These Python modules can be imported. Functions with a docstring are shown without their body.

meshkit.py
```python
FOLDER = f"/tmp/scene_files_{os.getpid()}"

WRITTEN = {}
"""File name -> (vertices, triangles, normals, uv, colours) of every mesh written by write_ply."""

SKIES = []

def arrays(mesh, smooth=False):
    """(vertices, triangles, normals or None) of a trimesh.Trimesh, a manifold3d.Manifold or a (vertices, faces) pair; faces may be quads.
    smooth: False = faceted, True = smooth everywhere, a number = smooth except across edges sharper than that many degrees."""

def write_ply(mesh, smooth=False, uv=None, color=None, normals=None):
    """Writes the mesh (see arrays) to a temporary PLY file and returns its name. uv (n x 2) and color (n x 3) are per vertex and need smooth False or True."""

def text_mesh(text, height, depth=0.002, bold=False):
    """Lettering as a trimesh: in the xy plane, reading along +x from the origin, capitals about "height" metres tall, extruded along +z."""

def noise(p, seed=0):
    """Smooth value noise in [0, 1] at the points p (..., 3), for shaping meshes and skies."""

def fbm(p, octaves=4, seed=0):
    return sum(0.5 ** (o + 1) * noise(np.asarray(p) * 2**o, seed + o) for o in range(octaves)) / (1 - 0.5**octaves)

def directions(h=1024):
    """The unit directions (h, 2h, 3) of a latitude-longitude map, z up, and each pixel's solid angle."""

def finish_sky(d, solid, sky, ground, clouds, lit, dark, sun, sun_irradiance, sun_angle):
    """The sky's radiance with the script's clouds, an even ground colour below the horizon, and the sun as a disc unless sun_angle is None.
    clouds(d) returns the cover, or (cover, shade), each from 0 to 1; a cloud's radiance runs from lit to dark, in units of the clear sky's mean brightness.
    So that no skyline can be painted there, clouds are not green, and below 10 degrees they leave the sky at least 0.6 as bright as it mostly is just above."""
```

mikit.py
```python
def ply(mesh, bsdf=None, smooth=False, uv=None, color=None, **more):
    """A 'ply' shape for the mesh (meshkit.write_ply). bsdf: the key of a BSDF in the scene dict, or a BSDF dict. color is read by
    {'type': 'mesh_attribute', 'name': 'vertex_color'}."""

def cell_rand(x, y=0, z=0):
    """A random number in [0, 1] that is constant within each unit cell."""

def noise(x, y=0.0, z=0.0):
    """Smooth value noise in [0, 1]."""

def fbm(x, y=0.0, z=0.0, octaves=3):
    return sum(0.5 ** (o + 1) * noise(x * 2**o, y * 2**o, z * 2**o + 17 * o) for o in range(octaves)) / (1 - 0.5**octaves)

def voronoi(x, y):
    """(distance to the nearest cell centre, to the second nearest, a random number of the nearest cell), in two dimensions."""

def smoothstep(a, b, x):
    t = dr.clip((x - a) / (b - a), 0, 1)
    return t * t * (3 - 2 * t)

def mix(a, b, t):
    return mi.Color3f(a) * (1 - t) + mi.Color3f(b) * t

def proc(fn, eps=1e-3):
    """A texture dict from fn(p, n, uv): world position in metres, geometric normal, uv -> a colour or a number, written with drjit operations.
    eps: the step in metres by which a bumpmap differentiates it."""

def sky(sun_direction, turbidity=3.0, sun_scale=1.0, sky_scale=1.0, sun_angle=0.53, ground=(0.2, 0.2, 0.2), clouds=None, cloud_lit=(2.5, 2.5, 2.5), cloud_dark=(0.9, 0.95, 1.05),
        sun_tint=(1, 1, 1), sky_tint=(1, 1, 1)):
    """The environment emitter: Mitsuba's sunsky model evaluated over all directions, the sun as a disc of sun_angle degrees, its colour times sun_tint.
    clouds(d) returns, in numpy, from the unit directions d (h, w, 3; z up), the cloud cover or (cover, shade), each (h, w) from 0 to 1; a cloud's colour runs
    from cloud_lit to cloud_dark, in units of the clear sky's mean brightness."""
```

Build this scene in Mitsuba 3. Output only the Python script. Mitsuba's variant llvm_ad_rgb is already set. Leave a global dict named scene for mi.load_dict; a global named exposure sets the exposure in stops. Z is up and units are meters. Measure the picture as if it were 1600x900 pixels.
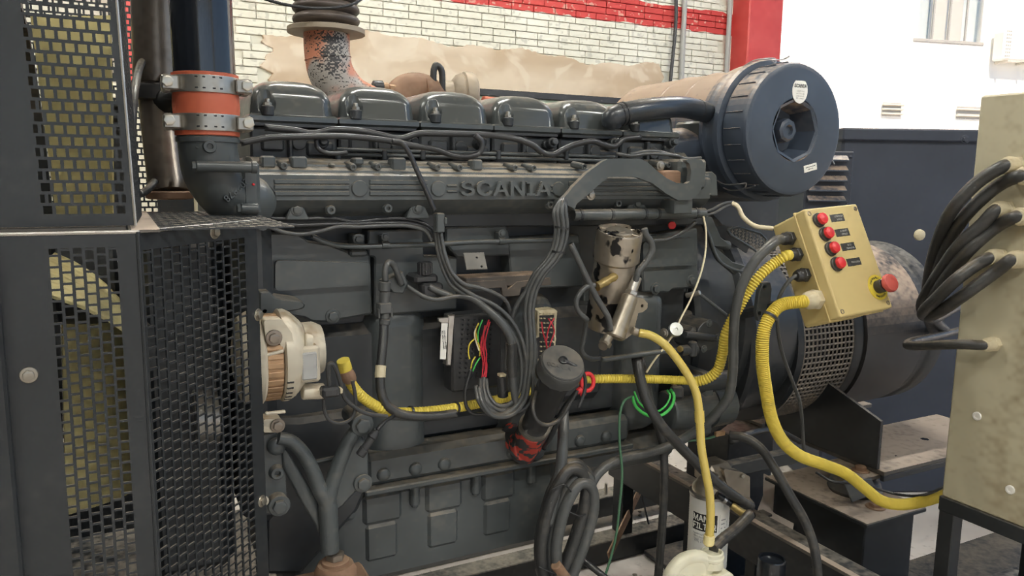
import math, random
import numpy as np, trimesh, shapely
from shapely.geometry import Polygon
import drjit as dr
import mitsuba as mi
import mikit, meshkit
import manifold3d as m3
from mikit import proc, noise, fbm, voronoi, cell_rand, smoothstep, mix

T = mi.ScalarTransform4f
rng = np.random.default_rng(7)
random.seed(7)

# ------------------------------------------------------------------ camera
FOC = 1200.0                                  # focal length in pixels of a 1600-wide frame
def unit(v):
    v = np.array(v, float); return v / np.linalg.norm(v)
_dn = unit([(700 - 800) / FOC, (8600 - 450) / FOC, 1])
_xc = unit([(3163 - 800) / FOC, -.123, 1]); _xc = unit(_xc - _dn * (_xc @ _dn))
_zc = -_dn
ROT = np.array([_xc, np.cross(_zc, _xc), _zc])   # camera axes (right, down, forward) -> world
EYE = np.array([0, 0, 1.35])
_m = np.eye(4); _m[:3, 0], _m[:3, 1], _m[:3, 2], _m[:3, 3] = -ROT[:, 0], -ROT[:, 1], ROT[:, 2], EYE
scene, labels = {}, {}
scene['camera'] = {'type': 'perspective', 'fov': math.degrees(2 * math.atan(800 / FOC)), 'fov_axis': 'x', 'near_clip': 0.02, 'far_clip': 300.0,
                   'to_world': T(_m.tolist())}
exposure = 2.2

# ------------------------------------------------------------------ light: daylight through the open front and right side, tubes under the roof
SUN = unit([-0.25, -0.62, 0.74])
scene['sky'] = mikit.sky(SUN, turbidity=3.5, sun_scale=1.0, sky_scale=1.0, ground=(0.35, 0.33, 0.30))
TUBE_POWER = 62.0

# ------------------------------------------------------------------ helpers
def ray(px, py):
    return ROT @ np.array([(px - 800) / FOC, (py - 450) / FOC, 1])
def at(px, py, Y=None, X=None, Z=None, d=None):
    """The point of the world seen at a pixel of the photograph, on a plane of the world that the caller knows."""
    r = ray(px, py)
    t = d if d is not None else (Y - EYE[1]) / r[1] if Y is not None else (X - EYE[0]) / r[0] if X is not None else (Z - EYE[2]) / r[2]
    return EYE + t * r
def proj(p):
    c = ROT.T @ (np.asarray(p, float) - EYE); return np.array([800 + FOC * c[0] / c[2], 450 + FOC * c[1] / c[2], c[2]])

def numbered(key):
    if key not in scene and key not in THINGS: return key
    k = 1
    while f'{key}_{k:03d}' in scene or f'{key}_{k:03d}' in THINGS: k += 1
    return f'{key}_{k:03d}'
THINGS = set()
def tag(key, label=None, cat=None, group=None, kind=None):
    d = labels.setdefault(key, {})
    for k, v in (('label', label), ('category', cat), ('group', group), ('kind', kind)):
        if v: d[k] = v
def thing(name, label, cat, group=None):
    key = numbered(name); THINGS.add(key); tag(key, label, cat, group); return key
def put(name, mesh, mat, parent=None, smooth=35, label=None, cat=None, group=None, kind=None, to_world=None):
    """One entry of the scene: a mesh, or a shape dict made before (for copies)."""
    key = numbered(f'{parent}__{name}' if parent else name)
    d = dict(mesh) if isinstance(mesh, dict) else mikit.ply(join(mesh) if isinstance(mesh, list) else mesh, mat, smooth)
    if to_world is not None: d['to_world'] = T(np.asarray(to_world, float).tolist())
    scene[key] = d
    if label or cat or group or kind: tag(key, label, cat, group, kind)
    return key
def join(ms):
    return trimesh.util.concatenate(ms)
def tm(v, f):
    return trimesh.Trimesh(np.asarray(v, float), np.asarray(f, int), process=False)
def frame(z, up=(0, 0, 1)):
    z = unit(z); x = np.cross(up, z)
    if np.linalg.norm(x) < 1e-4: x = np.cross((0, 1, 0), z)
    x = unit(x); return np.stack([x, np.cross(z, x), z], 1)
def mat4(R=None, p=(0, 0, 0), s=1.0):
    m = np.eye(4); m[:3, :3] = (np.eye(3) if R is None else R) * np.asarray(s, float); m[:3, 3] = p; return m
def hull(pts):
    return trimesh.convex.convex_hull(np.asarray(pts, float))
def box(x0, x1, y0, y1, z0, z1, b=.003):
    x0, x1 = min(x0, x1), max(x0, x1); y0, y1 = min(y0, y1), max(y0, y1); z0, z1 = min(z0, z1), max(z0, z1)
    if b <= 0:
        m = trimesh.creation.box([x1 - x0, y1 - y0, z1 - z0]); m.apply_translation([(x0 + x1) / 2, (y0 + y1) / 2, (z0 + z1) / 2]); return m
    b = min(b, (x1 - x0) * .45, (y1 - y0) * .45, (z1 - z0) * .45)
    P = []
    for x in (0, 1):
        for y in (0, 1):
            for z in (0, 1):
                c = np.array([(x0, x1)[x], (y0, y1)[y], (z0, z1)[z]], float); s = np.array([1 - 2 * x, 1 - 2 * y, 1 - 2 * z]) * b
                for k in range(3):
                    q = c + s; q[k] = c[k]; P.append(q)
    return hull(P)
def obox(c, R, s, b=.003):
    m = box(-s[0] / 2, s[0] / 2, -s[1] / 2, s[1] / 2, -s[2] / 2, s[2] / 2, b); m.apply_transform(mat4(R, c)); return m
def rbox(x0, x1, y0, y1, z0, z1, r, n=12):
    """box with really round edges"""
    s = trimesh.creation.icosphere(2, r).vertices
    return hull(np.vstack([s + [x, y, z] for x in (x0 + r, x1 - r) for y in (y0 + r, y1 - r) for z in (z0 + r, z1 - r)]))
def lathe(prof, p=(0, 0, 0), axis=(0, 0, 1), n=40, caps=True, up=(0, 0, 1)):
    """prof: (radius, height) pairs; sharp steps come from the smoothing angle"""
    prof = np.asarray(prof, float); k = len(prof)
    a = np.arange(n) * 2 * np.pi / n
    v = np.stack([np.outer(prof[:, 0], np.cos(a)), np.outer(prof[:, 0], np.sin(a)), np.repeat(prof[:, 1:2], n, 1)], -1).reshape(-1, 3)
    i, j = np.meshgrid(np.arange(k - 1), np.arange(n), indexing='ij'); j2 = (j + 1) % n
    q = np.stack([i * n + j, i * n + j2, (i + 1) * n + j2, (i + 1) * n + j], -1).reshape(-1, 4)
    f = np.vstack([q[:, [0, 1, 2]], q[:, [0, 2, 3]]])
    caps = caps and np.abs(prof[0] - prof[-1]).max() > 1e-9
    if caps and prof[0, 0] > 1e-6:
        f = np.vstack([f, np.stack([np.zeros(n - 2, int), np.arange(2, n), np.arange(1, n - 1)], 1)])
    if caps and prof[-1, 0] > 1e-6:
        o = (k - 1) * n; f = np.vstack([f, np.stack([np.full(n - 2, o), o + np.arange(1, n - 1), o + np.arange(2, n)], 1)])
    m = tm(v, f); m.merge_vertices(); m.update_faces(m.nondegenerate_faces())
    m.apply_transform(mat4(frame(axis, up), p)); return m
def cyl(p0, p1, r, r1=None, n=24, b=.0015):
    p0, p1 = np.asarray(p0, float), np.asarray(p1, float); L = np.linalg.norm(p1 - p0); r1 = r if r1 is None else r1
    b = min(b, L * .3, r * .4, r1 * .4)
    return lathe([(r - b, 0), (r, b), (r1, L - b), (r1 - b, L)], p0, p1 - p0, n)
def spline(P, n=8, closed=False):
    P = np.asarray(P, float)
    if len(P) == 2: return np.linspace(P[0], P[1], n + 1)
    Q = np.vstack([2 * P[0] - P[1], P, 2 * P[-1] - P[-2]]) if not closed else np.vstack([P[-1], P, P[0], P[1]])
    out = []
    for i in range(1, len(Q) - 2):
        p0, p1, p2, p3 = Q[i - 1:i + 3]
        d1, d2, d3 = (max(np.linalg.norm(b - a), 1e-6) ** .5 for a, b in ((p0, p1), (p1, p2), (p2, p3)))
        m1 = (p2 - p1) / 1 + 0; m1 = d2 * ((p1 - p0) / d1 - (p2 - p0) / (d1 + d2) + (p2 - p1) / d2)
        m2 = d2 * ((p2 - p1) / d2 - (p3 - p1) / (d2 + d3) + (p3 - p2) / d3)
        t = np.linspace(0, 1, n, endpoint=False)[:, None]
        out.append((2 * t**3 - 3 * t**2 + 1) * p1 + (t**3 - 2 * t**2 + t) * m1 + (-2 * t**3 + 3 * t**2) * p2 + (t**3 - t**2) * m2)
    if not closed: out.append(Q[-2][None])
    return np.vstack(out)
def sweep(P, r, n=12, caps=True, flat=None, closed=False):
    """a round tube of radius r (a number or one per point) along P"""
    P = np.asarray(P, float); k = len(P); r = np.broadcast_to(np.asarray(r, float), (k,))
    t = np.roll(P, -1, 0) - np.roll(P, 1, 0) if closed else np.gradient(P, axis=0)
    t /= np.linalg.norm(t, axis=1, keepdims=True) + 1e-12
    x = np.cross(t[0], [0, 0, 1] if abs(t[0, 2]) < .9 else [1, 0, 0]); x /= np.linalg.norm(x)
    X = []
    for i in range(k):
        x = x - t[i] * (x @ t[i]); x /= np.linalg.norm(x) + 1e-12; X.append(x)
    X = np.array(X); B = np.cross(t, X); a = np.arange(n) * 2 * np.pi / n
    v = P[:, None] + r[:, None, None] * (np.cos(a)[None, :, None] * X[:, None] + np.sin(a)[None, :, None] * B[:, None])
    kk = k if closed else k - 1
    i, j = np.meshgrid(np.arange(kk), np.arange(n), indexing='ij'); i2 = (i + 1) % k; j2 = (j + 1) % n
    q = np.stack([i * n + j, i * n + j2, i2 * n + j2, i2 * n + j], -1).reshape(-1, 4)
    f = np.vstack([q[:, [0, 1, 2]], q[:, [0, 2, 3]]])
    if caps and not closed:
        o = (k - 1) * n; c = np.arange(1, n - 1)
        f = np.vstack([f, np.stack([c * 0, c + 1, c], 1), np.stack([c * 0 + o, o + c, o + c + 1], 1)])
    return tm(v.reshape(-1, 3), f)
def pts(L, Y=None):
    """pixel + plane triples (px, py, Y) -> world points"""
    return np.array([at(q[0], q[1], Y=q[2] if len(q) > 2 else Y) for q in L])
def hose(L, r, Y=None, n=10, seg=8):
    return sweep(spline(pts(L, Y), seg), r, n)
def resample(P, step):
    s = np.r_[0, np.cumsum(np.linalg.norm(np.diff(P, axis=0), axis=1))]; k = max(2, int(s[-1] / step) + 1); u = np.linspace(0, s[-1], k)
    return np.stack([np.interp(u, s, P[:, c]) for c in range(3)], 1), u
def conduit(P, r, pitch=.0064, n=16, depth=.24):
    """corrugated conduit: one ridge and one groove each pitch"""
    Q, u = resample(spline(P, 12), pitch / 6)
    return sweep(Q, r * (1 - depth * np.array([.12, 0, 0, .12, 1.0, 1.0])[np.arange(len(Q)) % 6]), n)
def inset(poly, b):
    p = np.asarray(poly, float); a, c = np.roll(p, 1, 0), np.roll(p, -1, 0)
    e1 = p - a; e1 /= np.linalg.norm(e1, axis=1, keepdims=True) + 1e-12; e2 = c - p; e2 /= np.linalg.norm(e2, axis=1, keepdims=True) + 1e-12
    n1, n2 = np.stack([-e1[:, 1], e1[:, 0]], 1), np.stack([-e2[:, 1], e2[:, 0]], 1)
    return p + b * (n1 + n2) / np.maximum(1 + (n1 * n2).sum(1, keepdims=True), .35)
def prism(poly, R, o, depth, b=.002, holes=()):
    """poly (x, y) in the frame R (columns) at o; the front cap lies at z = 0, chamfered by b, the back at z = -depth"""
    p = np.asarray(poly, float)
    if Polygon(p).exterior.is_ccw is False: p = p[::-1]
    q = inset(p, b) if b > 0 else p
    if b > 0 and not Polygon(q).is_valid: q, b = p, 0
    n = len(p)
    front = Polygon(q, [h[::-1] for h in holes]); back = Polygon(p, holes)
    V, F = [], []
    for g, z, flip in ((front, 0.0, False), (back, -depth, True)):
        vv, ff = trimesh.creation.triangulate_polygon(g, engine='earcut')
        a = np.cross(vv[ff[:, 1]] - vv[ff[:, 0]], vv[ff[:, 2]] - vv[ff[:, 0]]) if len(ff) else np.zeros(0)
        ff = np.where((a < 0)[:, None], ff[:, ::-1], ff)
        if flip: ff = ff[:, ::-1]
        F.append(ff + sum(map(len, V))); V.append(np.c_[vv, np.full(len(vv), z)])
    rings = [(q, 0.0), (p, -b), (p, -depth)] if b > 0 else [(p, 0.0), (p, -depth)]
    for (r0, z0), (r1, z1) in zip(rings[:-1], rings[1:]):
        o_ = sum(map(len, V)); V.append(np.c_[r0, np.full(n, z0)]); V.append(np.c_[r1, np.full(n, z1)])
        i = np.arange(n); j = (i + 1) % n
        F.append(np.vstack([np.stack([o_ + i, o_ + n + i, o_ + n + j], 1), np.stack([o_ + i, o_ + n + j, o_ + j], 1)]))
    for h in holes:
        h = np.asarray(h, float); h = h[::-1] if Polygon(h).exterior.is_ccw else h; k = len(h)
        o_ = sum(map(len, V)); V.append(np.c_[h, np.zeros(k)]); V.append(np.c_[h, np.full(k, -depth)])
        i = np.arange(k); j = (i + 1) % k
        F.append(np.vstack([np.stack([o_ + i, o_ + k + i, o_ + k + j], 1), np.stack([o_ + i, o_ + k + j, o_ + j], 1)]))
    m = tm(np.vstack(V), np.vstack(F)); m.merge_vertices(); m.apply_transform(mat4(R, o)); return m
FRONT = np.array([[1, 0, 0], [0, 0, -1], [0, 1, 0.0]])   # x right, y up, z towards the camera (-Y)
def plate(L, Y, thick, b=.002, holes=(), rnd=0):
    """a plate parallel to the engine's side, its outline given by the pixels it covers on the plane Y"""
    p = np.array([at(x, y, Y=Y)[[0, 2]] for x, y in L])
    if rnd:
        g = Polygon(p).buffer(-rnd, join_style='mitre').buffer(rnd, quad_segs=4); g = g.buffer(rnd, quad_segs=4).buffer(-rnd, quad_segs=4).simplify(.0003)
        p = np.array(g.exterior.coords)[:-1]
    hs = [circle(*at(x, y, Y=Y)[[0, 2]], r) for x, y, r in holes]
    return prism(p, FRONT, (0, Y, 0), thick, b, hs)
def circle(x, y, r, n=20):
    a = np.arange(n) * 2 * np.pi / n; return np.stack([x + r * np.cos(a), y + r * np.sin(a)], 1)
def slab(px0, py0, px1, py1, Y, depth, b=.003):
    """a box with its front face on Y, from pixel top left to pixel bottom right"""
    A, B = at(px0, py0, Y=Y), at(px1, py1, Y=Y); return box(A[0], B[0], Y, Y + depth, B[2], A[2], b)
def boolean(a, b, op='difference'):
    return trimesh.boolean.boolean_manifold([a, b], op)
def to_man(m):
    m = m.copy(); m.merge_vertices(); return m
_bolts = {}
def bolt_dict(kind, mat):
    if (kind, mat) not in _bolts:
        hexa = lambda r, z0, z1: lathe([(r - .06, z0), (r, z0 + .05), (r, z1 - .12), (r - .18, z1)], n=6)
        if kind == 'hex': m = join([lathe([(1.45, 0), (1.5, .08), (1.4, .22), (1.0, .26)], n=24), hexa(1.0, .2, .95)])
        elif kind == 'plain': m = hexa(1.0, 0, .8)
        elif kind == 'socket': m = join([lathe([(1.0, 0), (1.0, .9), (.92, 1.0), (.55, 1.0), (.5, .95), (.5, .4), (0, .38)], n=24)])
        elif kind == 'boss': m = lathe([(1.25, 0), (1.1, .3), (1.0, .9), (.9, 1.0), (.5, 1.0), (.46, .95), (.46, .3), (0, .28)], n=24)
        elif kind == 'dome': m = lathe([(1.0, 0), (.95, .25), (.75, .48), (.4, .6), (0, .64)], n=18)
        elif kind == 'nut': m = join([hexa(1.0, 0, .8), lathe([(.62, .7), (.62, 1.5), (.5, 1.65), (0, 1.66)], n=16)])
        _bolts[kind, mat] = mikit.ply(m, mat, 40)
    return _bolts[kind, mat]
def bolt(parent, p, r, axis=(0, -1, 0), kind='hex', mat='paint', name='bolt', spin=None, long=1.0, **kw):
    R = frame(axis); a = rng.uniform(0, 1) if spin is None else spin
    R = R @ np.array([[math.cos(a), -math.sin(a), 0], [math.sin(a), math.cos(a), 0], [0, 0, 1]])
    return put(name, bolt_dict(kind, mat), None, parent, to_world=mat4(R * np.array([r, r, r * long]), p), **kw)
def ring_tie(P, i, r, mat='black_plastic', parent=None, name='cable_tie', w=.0022, **kw):
    """a cable tie round a tube at point i of its path"""
    P = np.asarray(P); t = unit(P[min(i + 1, len(P) - 1)] - P[max(i - 1, 0)])
    m = lathe([(r, -w), (r + .0011, -w), (r + .0011, w), (r, w), (r, -w)], P[i], t, 18)
    return put(name, m, mat, parent, **kw)
def text(s, h, o, R, depth=.0012, bold=False, width=None, squash=1.0):
    """lettering centred on o in the frame R; width: stretched to this width"""
    m = meshkit.text_mesh(s, h, depth, bold); lo, hi = m.bounds
    sx = width / (hi[0] - lo[0]) if width else squash
    m.apply_translation([-(lo[0] + hi[0]) / 2, -(lo[1] + hi[1]) / 2, 0]); m.apply_transform(np.diag([sx, 1, 1, 1])); m.apply_transform(mat4(R, o)); return m

# ------------------------------------------------------------------ materials
def bsdf(key, base, rough=.5, metallic=0.0, spec=.5, twosided=True, **kw):
    d = {'type': 'principled', 'base_color': base if isinstance(base, dict) else {'type': 'rgb', 'value': list(base)}, 'roughness': rough, 'metallic': float(metallic), 'specular': float(spec), **kw}
    scene[key] = {'type': 'twosided', 'b': d} if twosided else d
def dusty(base, dust, amount=.8, scale=9.0, var=.25, lo=.35, hi=.95, floor=.0, th=(.25, .7)):
    """paint with uneven tone, and dust settled on the faces that look up"""
    def fn(p, n, uv):
        k = fbm(p.x * scale, p.y * scale, p.z * scale, 3)
        f = fbm(p.x * 70, p.y * 70, p.z * 70, 2)
        c = mi.Color3f(base) * (1 - var + 2 * var * k)
        up = smoothstep(lo, hi, dr.abs(n.z)) * dr.select(n.z > 0, 1.0, 0.0)
        d = amount * up * smoothstep(th[0], th[1], .6 * k + .4 * f) + floor * smoothstep(.5, .8, .5 * k + .5 * f)
        return mix(c, dust, dr.clip(d, 0, 1))
    return proc(fn)
DUST = (.30, .24, .17)
bsdf('paint', dusty((.062, .071, .074), DUST, .55, floor=.10), .36)
bsdf('paint_gloss', dusty((.050, .057, .058), (.30, .25, .18), .25, lo=.6, hi=1.0, floor=.22), .2, spec=.7)
bsdf('paint_dark', dusty((.026, .030, .034), DUST, .35, floor=.03), .42)
bsdf('guard_black', dusty((.016, .019, .022), (.25, .22, .18), .75, 6, floor=.03), .42, spec=.45)
bsdf('black_plastic', (.024, .025, .027), .34)
bsdf('black_rubber', dusty((.030, .031, .032), DUST, .45, 14, floor=.10), .40)
bsdf('cable_grey', dusty((.066, .070, .072), DUST, .3, 20, floor=.10), .34)
bsdf('black_gloss', (.008, .010, .014), .12, spec=.7)
bsdf('navy_plastic', dusty((.044, .058, .084), (.33, .25, .19), 1.0, 8, lo=.25, hi=.75, floor=.02), .42)
bsdf('drum_plastic', dusty((.040, .050, .070), (.30, .215, .155), 1.0, 4, lo=.08, hi=.55, floor=.02, th=(.12, .42)), .45)
bsdf('hose_black', dusty((.022, .027, .034), DUST, .25, 9), .28, spec=.6)
bsdf('navy_sheet', dusty((.021, .027, .043), (.2, .17, .14), .3, 4), .55)
bsdf('steel', dusty((.48, .46, .43), (.25, .2, .15), .3, 30, floor=.4), .34, metallic=.9)
bsdf('zinc', (.50, .48, .42), .3, metallic=.9)
bsdf('tin', dusty((.15, .145, .135), DUST, .15, 30), .5, metallic=.3)
bsdf('bolt_zinc', dusty((.30, .28, .24), DUST, .2, 60, floor=.4), .32, metallic=.8)
bsdf('clamp_steel', dusty((.40, .38, .34), (.22, .18, .13), .2, 40, floor=.5), .32, metallic=.85)
bsdf('pipe_steel', dusty((.21, .18, .15), (.10, .075, .055), .2, 11, var=.45, floor=.5), .3, metallic=.6)
bsdf('cast_alu', dusty((.53, .48, .38), (.32, .22, .12), .5, 22, floor=.45), .55, metallic=.15)
bsdf('orange_silicone', dusty((.47, .105, .052), (.3, .2, .14), .15, 14, var=.2), .5)
bsdf('red_plastic', (.62, .030, .035), .35)
bsdf('yellow_conduit', dusty((.70, .555, .085), (.16, .11, .04), .2, 16, var=.15, floor=.25), .45)
bsdf('yellow_paint', dusty((.78, .68, .33), (.25, .18, .08), .3, 7, var=.3, floor=.35), .5)
bsdf('cream_box', dusty((.55, .435, .195), (.40, .30, .14), .2, 9, var=.12, floor=.2), .45)
bsdf('beige_plastic', dusty((.52, .46, .32), (.3, .22, .12), .4, 30, floor=.3), .5)
bsdf('label_black', (.03, .03, .03), .4)
bsdf('label_white', (.75, .74, .70), .5)
bsdf('ink', (.02, .02, .022), .5)
bsdf('ink_grey', (.35, .35, .34), .5)
bsdf('red_wire', (.55, .03, .05), .4)
bsdf('yellow_wire', (.66, .52, .06), .4)
bsdf('green_wire', (.07, .52, .10), .4)
bsdf('white_wire', (.72, .64, .46), .45)
bsdf('copper', dusty((.40, .25, .14), (.16, .09, .05), .3, 30, var=.45, floor=.5), .5, metallic=.3)
bsdf('brass', dusty((.42, .31, .12), (.20, .17, .14), .3, 60, var=.4, floor=.6), .4, metallic=.7)
bsdf('rust', dusty((.23, .135, .085), (.34, .24, .16), .45, 16, var=.4, floor=.4), .75)
bsdf('turbo_iron', dusty((.30, .25, .19), (.38, .30, .21), .5, 18, var=.25, floor=.4), .55, metallic=.3)

# ================================================================== the setting
def floor_fn(p, n, uv):
    k = fbm(p.x * 2.1, p.y * 2.1, 0, 4); s = fbm(p.x * 41 + p.y * 13, p.y * 37 - p.x * 9, 3, 4)
    c = mix((.38, .345, .315), (.56, .52, .48), smoothstep(.3, .7, k))
    return mix(c, (.12, .10, .09), .4 * smoothstep(.60, .75, .5 * s + .5 * k))
bsdf('concrete', proc(floor_fn), .7)
GZ = 0.0
put('floor', box(-6.2, 16, -7, 5.3, -.2, GZ, 0), 'concrete', label='grey stained concrete workshop floor under the generator set', kind='structure', smooth=False)
put('ground', box(-40, 60, -30, 40, -.4, -.201, 0), 'concrete', label='pale concrete yard around the workshop', kind='structure', smooth=False)

WY = 5.0
def brick_fn(p, n, uv):
    z = p.z + .02 * (noise(p.x * 18, p.z * 18) - .5)
    k = fbm(p.x * 3, p.z * 3, 0, 3); s = fbm(p.x * 40, p.z * 40, 4, 2)
    white = mix((.60, .585, .49), (.74, .73, .65), k) * (1 - .25 * smoothstep(.6, .8, s))
    red = mix((.47, .040, .038), (.56, .065, .055), k)
    red = mix(red, (.6, .35, .28), .7 * smoothstep(.70, .82, s))
    band = smoothstep(2.497, 2.503, z) * (1 - smoothstep(2.667, 2.673, z))
    drip = band * smoothstep(.985, .99, noise(p.x * 9, 3.3)) * 0
    return mix(white, red, band)
bsdf('brick_paint', proc(brick_fn), .65)
def mortar_fn(p, n, uv):
    band = smoothstep(2.497, 2.503, p.z) * (1 - smoothstep(2.667, 2.673, p.z)) * dr.select(p.y > 4.9, 1.0, 0.0)
    return mix(mix((.54, .53, .45), (.64, .63, .55), fbm(p.x * 6, p.z * 6, 0, 3)), (.45, .045, .04), band)
bsdf('mortar_paint', proc(mortar_fn), .8)
def plaster_fn(p, n, uv):
    a = fbm(p.x * 2.2 + 1.5 * noise(p.x * 3, p.z * 3), p.z * 5, 2, 4)
    w = fbm(p.x * 9 + 3 * noise(p.x * 4, p.z * 4, 7), p.z * 9, 5, 3)
    c = mix((.47, .36, .25), (.60, .50, .385), smoothstep(.3, .7, a))
    return mix(c, (.64, .56, .45), .6 * smoothstep(.55, .7, w))
bsdf('plaster', proc(plaster_fn), .85)
bsdf('red_paint', proc(lambda p, n, uv: mix((.50, .040, .038), (.60, .09, .08), fbm(p.x * 9, p.y * 9, p.z * 9, 3))), .5)
bsdf('white_wall', (.82, .83, .80), .8)
bsdf('roof_sheet', (.42, .42, .40), .6)

w = put('wall_back', box(-6.2, 4.575, WY + .012, WY + .25, 0, 5.2, 0), 'mortar_paint', label='white painted brick wall with a red band at the back of the workshop', kind='structure', smooth=False)
# bricks of the visible stretch, one by one: stretcher courses, stepped joints
CH, BL = .0470, .1760
variants = []
for k in range(5):
    mm = box(0, BL - .005, -.006, .004, 0, CH - .005, .0025)
    v = mm.vertices.copy(); v[:, 1] += .004 * (meshkit.noise(v * 30 + k * 9.1) - .5); mm.vertices = v
    variants.append(mikit.ply(mm, 'brick_paint', False))
half = mikit.ply(box(0, BL * .5 - .005, -.006, .004, 0, CH - .005, .0025), 'brick_paint', False)
def plaster_top(x):
    return 2.20 + .04 * math.exp(-((x - 1.9) / .6) ** 2) + .02 * math.sin(x * 5.3) + .012 * math.sin(x * 17 + 1)
def plaster_left(z):
    return .86 + .03 * math.sin(z * 40) + .02 * math.sin(z * 91)
nb = 0
far = []
for c in range(40):
    z = 1.70 + (c - 0) * CH
    if z > 2.95: break
    off = [0, 0, .5, .5, .2, .2, .7, .7][c % 8] * BL
    for i in range(-3, 28):
        x = .25 + i * BL + off
        if x + BL > 4.57: continue
        mid, zm = x + BL / 2, z + CH / 2
        if plaster_left(zm) < mid < 3.86 and zm < plaster_top(mid) - .02: continue
        q = proj((mid, WY, zm))
        if q[1] < -14 or q[0] < 355 or q[0] > 1150 or q[1] > 205 or nb >= 298 or zm < 1.85 and mid > 1.1: continue
        nb += 1
        put('brick', variants[rng.integers(5)], None, w, to_world=mat4(p=(x, WY + rng.uniform(-.0025, .0025), z)))
# the plaster patch over the bricks
P = [(plaster_left(z), z) for z in np.linspace(1.45, 2.17, 40)] + [(x, plaster_top(x) + rng.uniform(-.007, .007)) for x in np.linspace(.9, 3.83, 110)] + [(3.87 + .015 * math.sin(z * 60), z) for z in np.linspace(2.16, 1.45, 20)]
put('plaster_patch', prism(np.array(P), FRONT, (0, WY - .014, 0), .03, .004), 'plaster', w, label='bare tan plaster patch with a ragged edge')
put('trim_1', box(4.575, 4.94, WY - .18, WY + .25, 0, 5.2, .01), 'red_paint', label='red painted pillar at the right end of the brick wall', kind='structure')
put('wall_left', box(-6.3, -6.2, -6, WY + .25, 0, 5.2, 0), 'mortar_paint', label='plain painted side wall of the workshop', kind='structure', smooth=False)
put('ceiling', box(-6.3, 5.2, -6.1, WY + .3, 5.2, 5.3, 0), 'roof_sheet', label='sheet metal roof over the workshop', kind='structure', smooth=False)
scene['tube_light'] = {'type': 'rgb', 'value': [1, 1, 1]}
del scene['tube_light']
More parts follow.
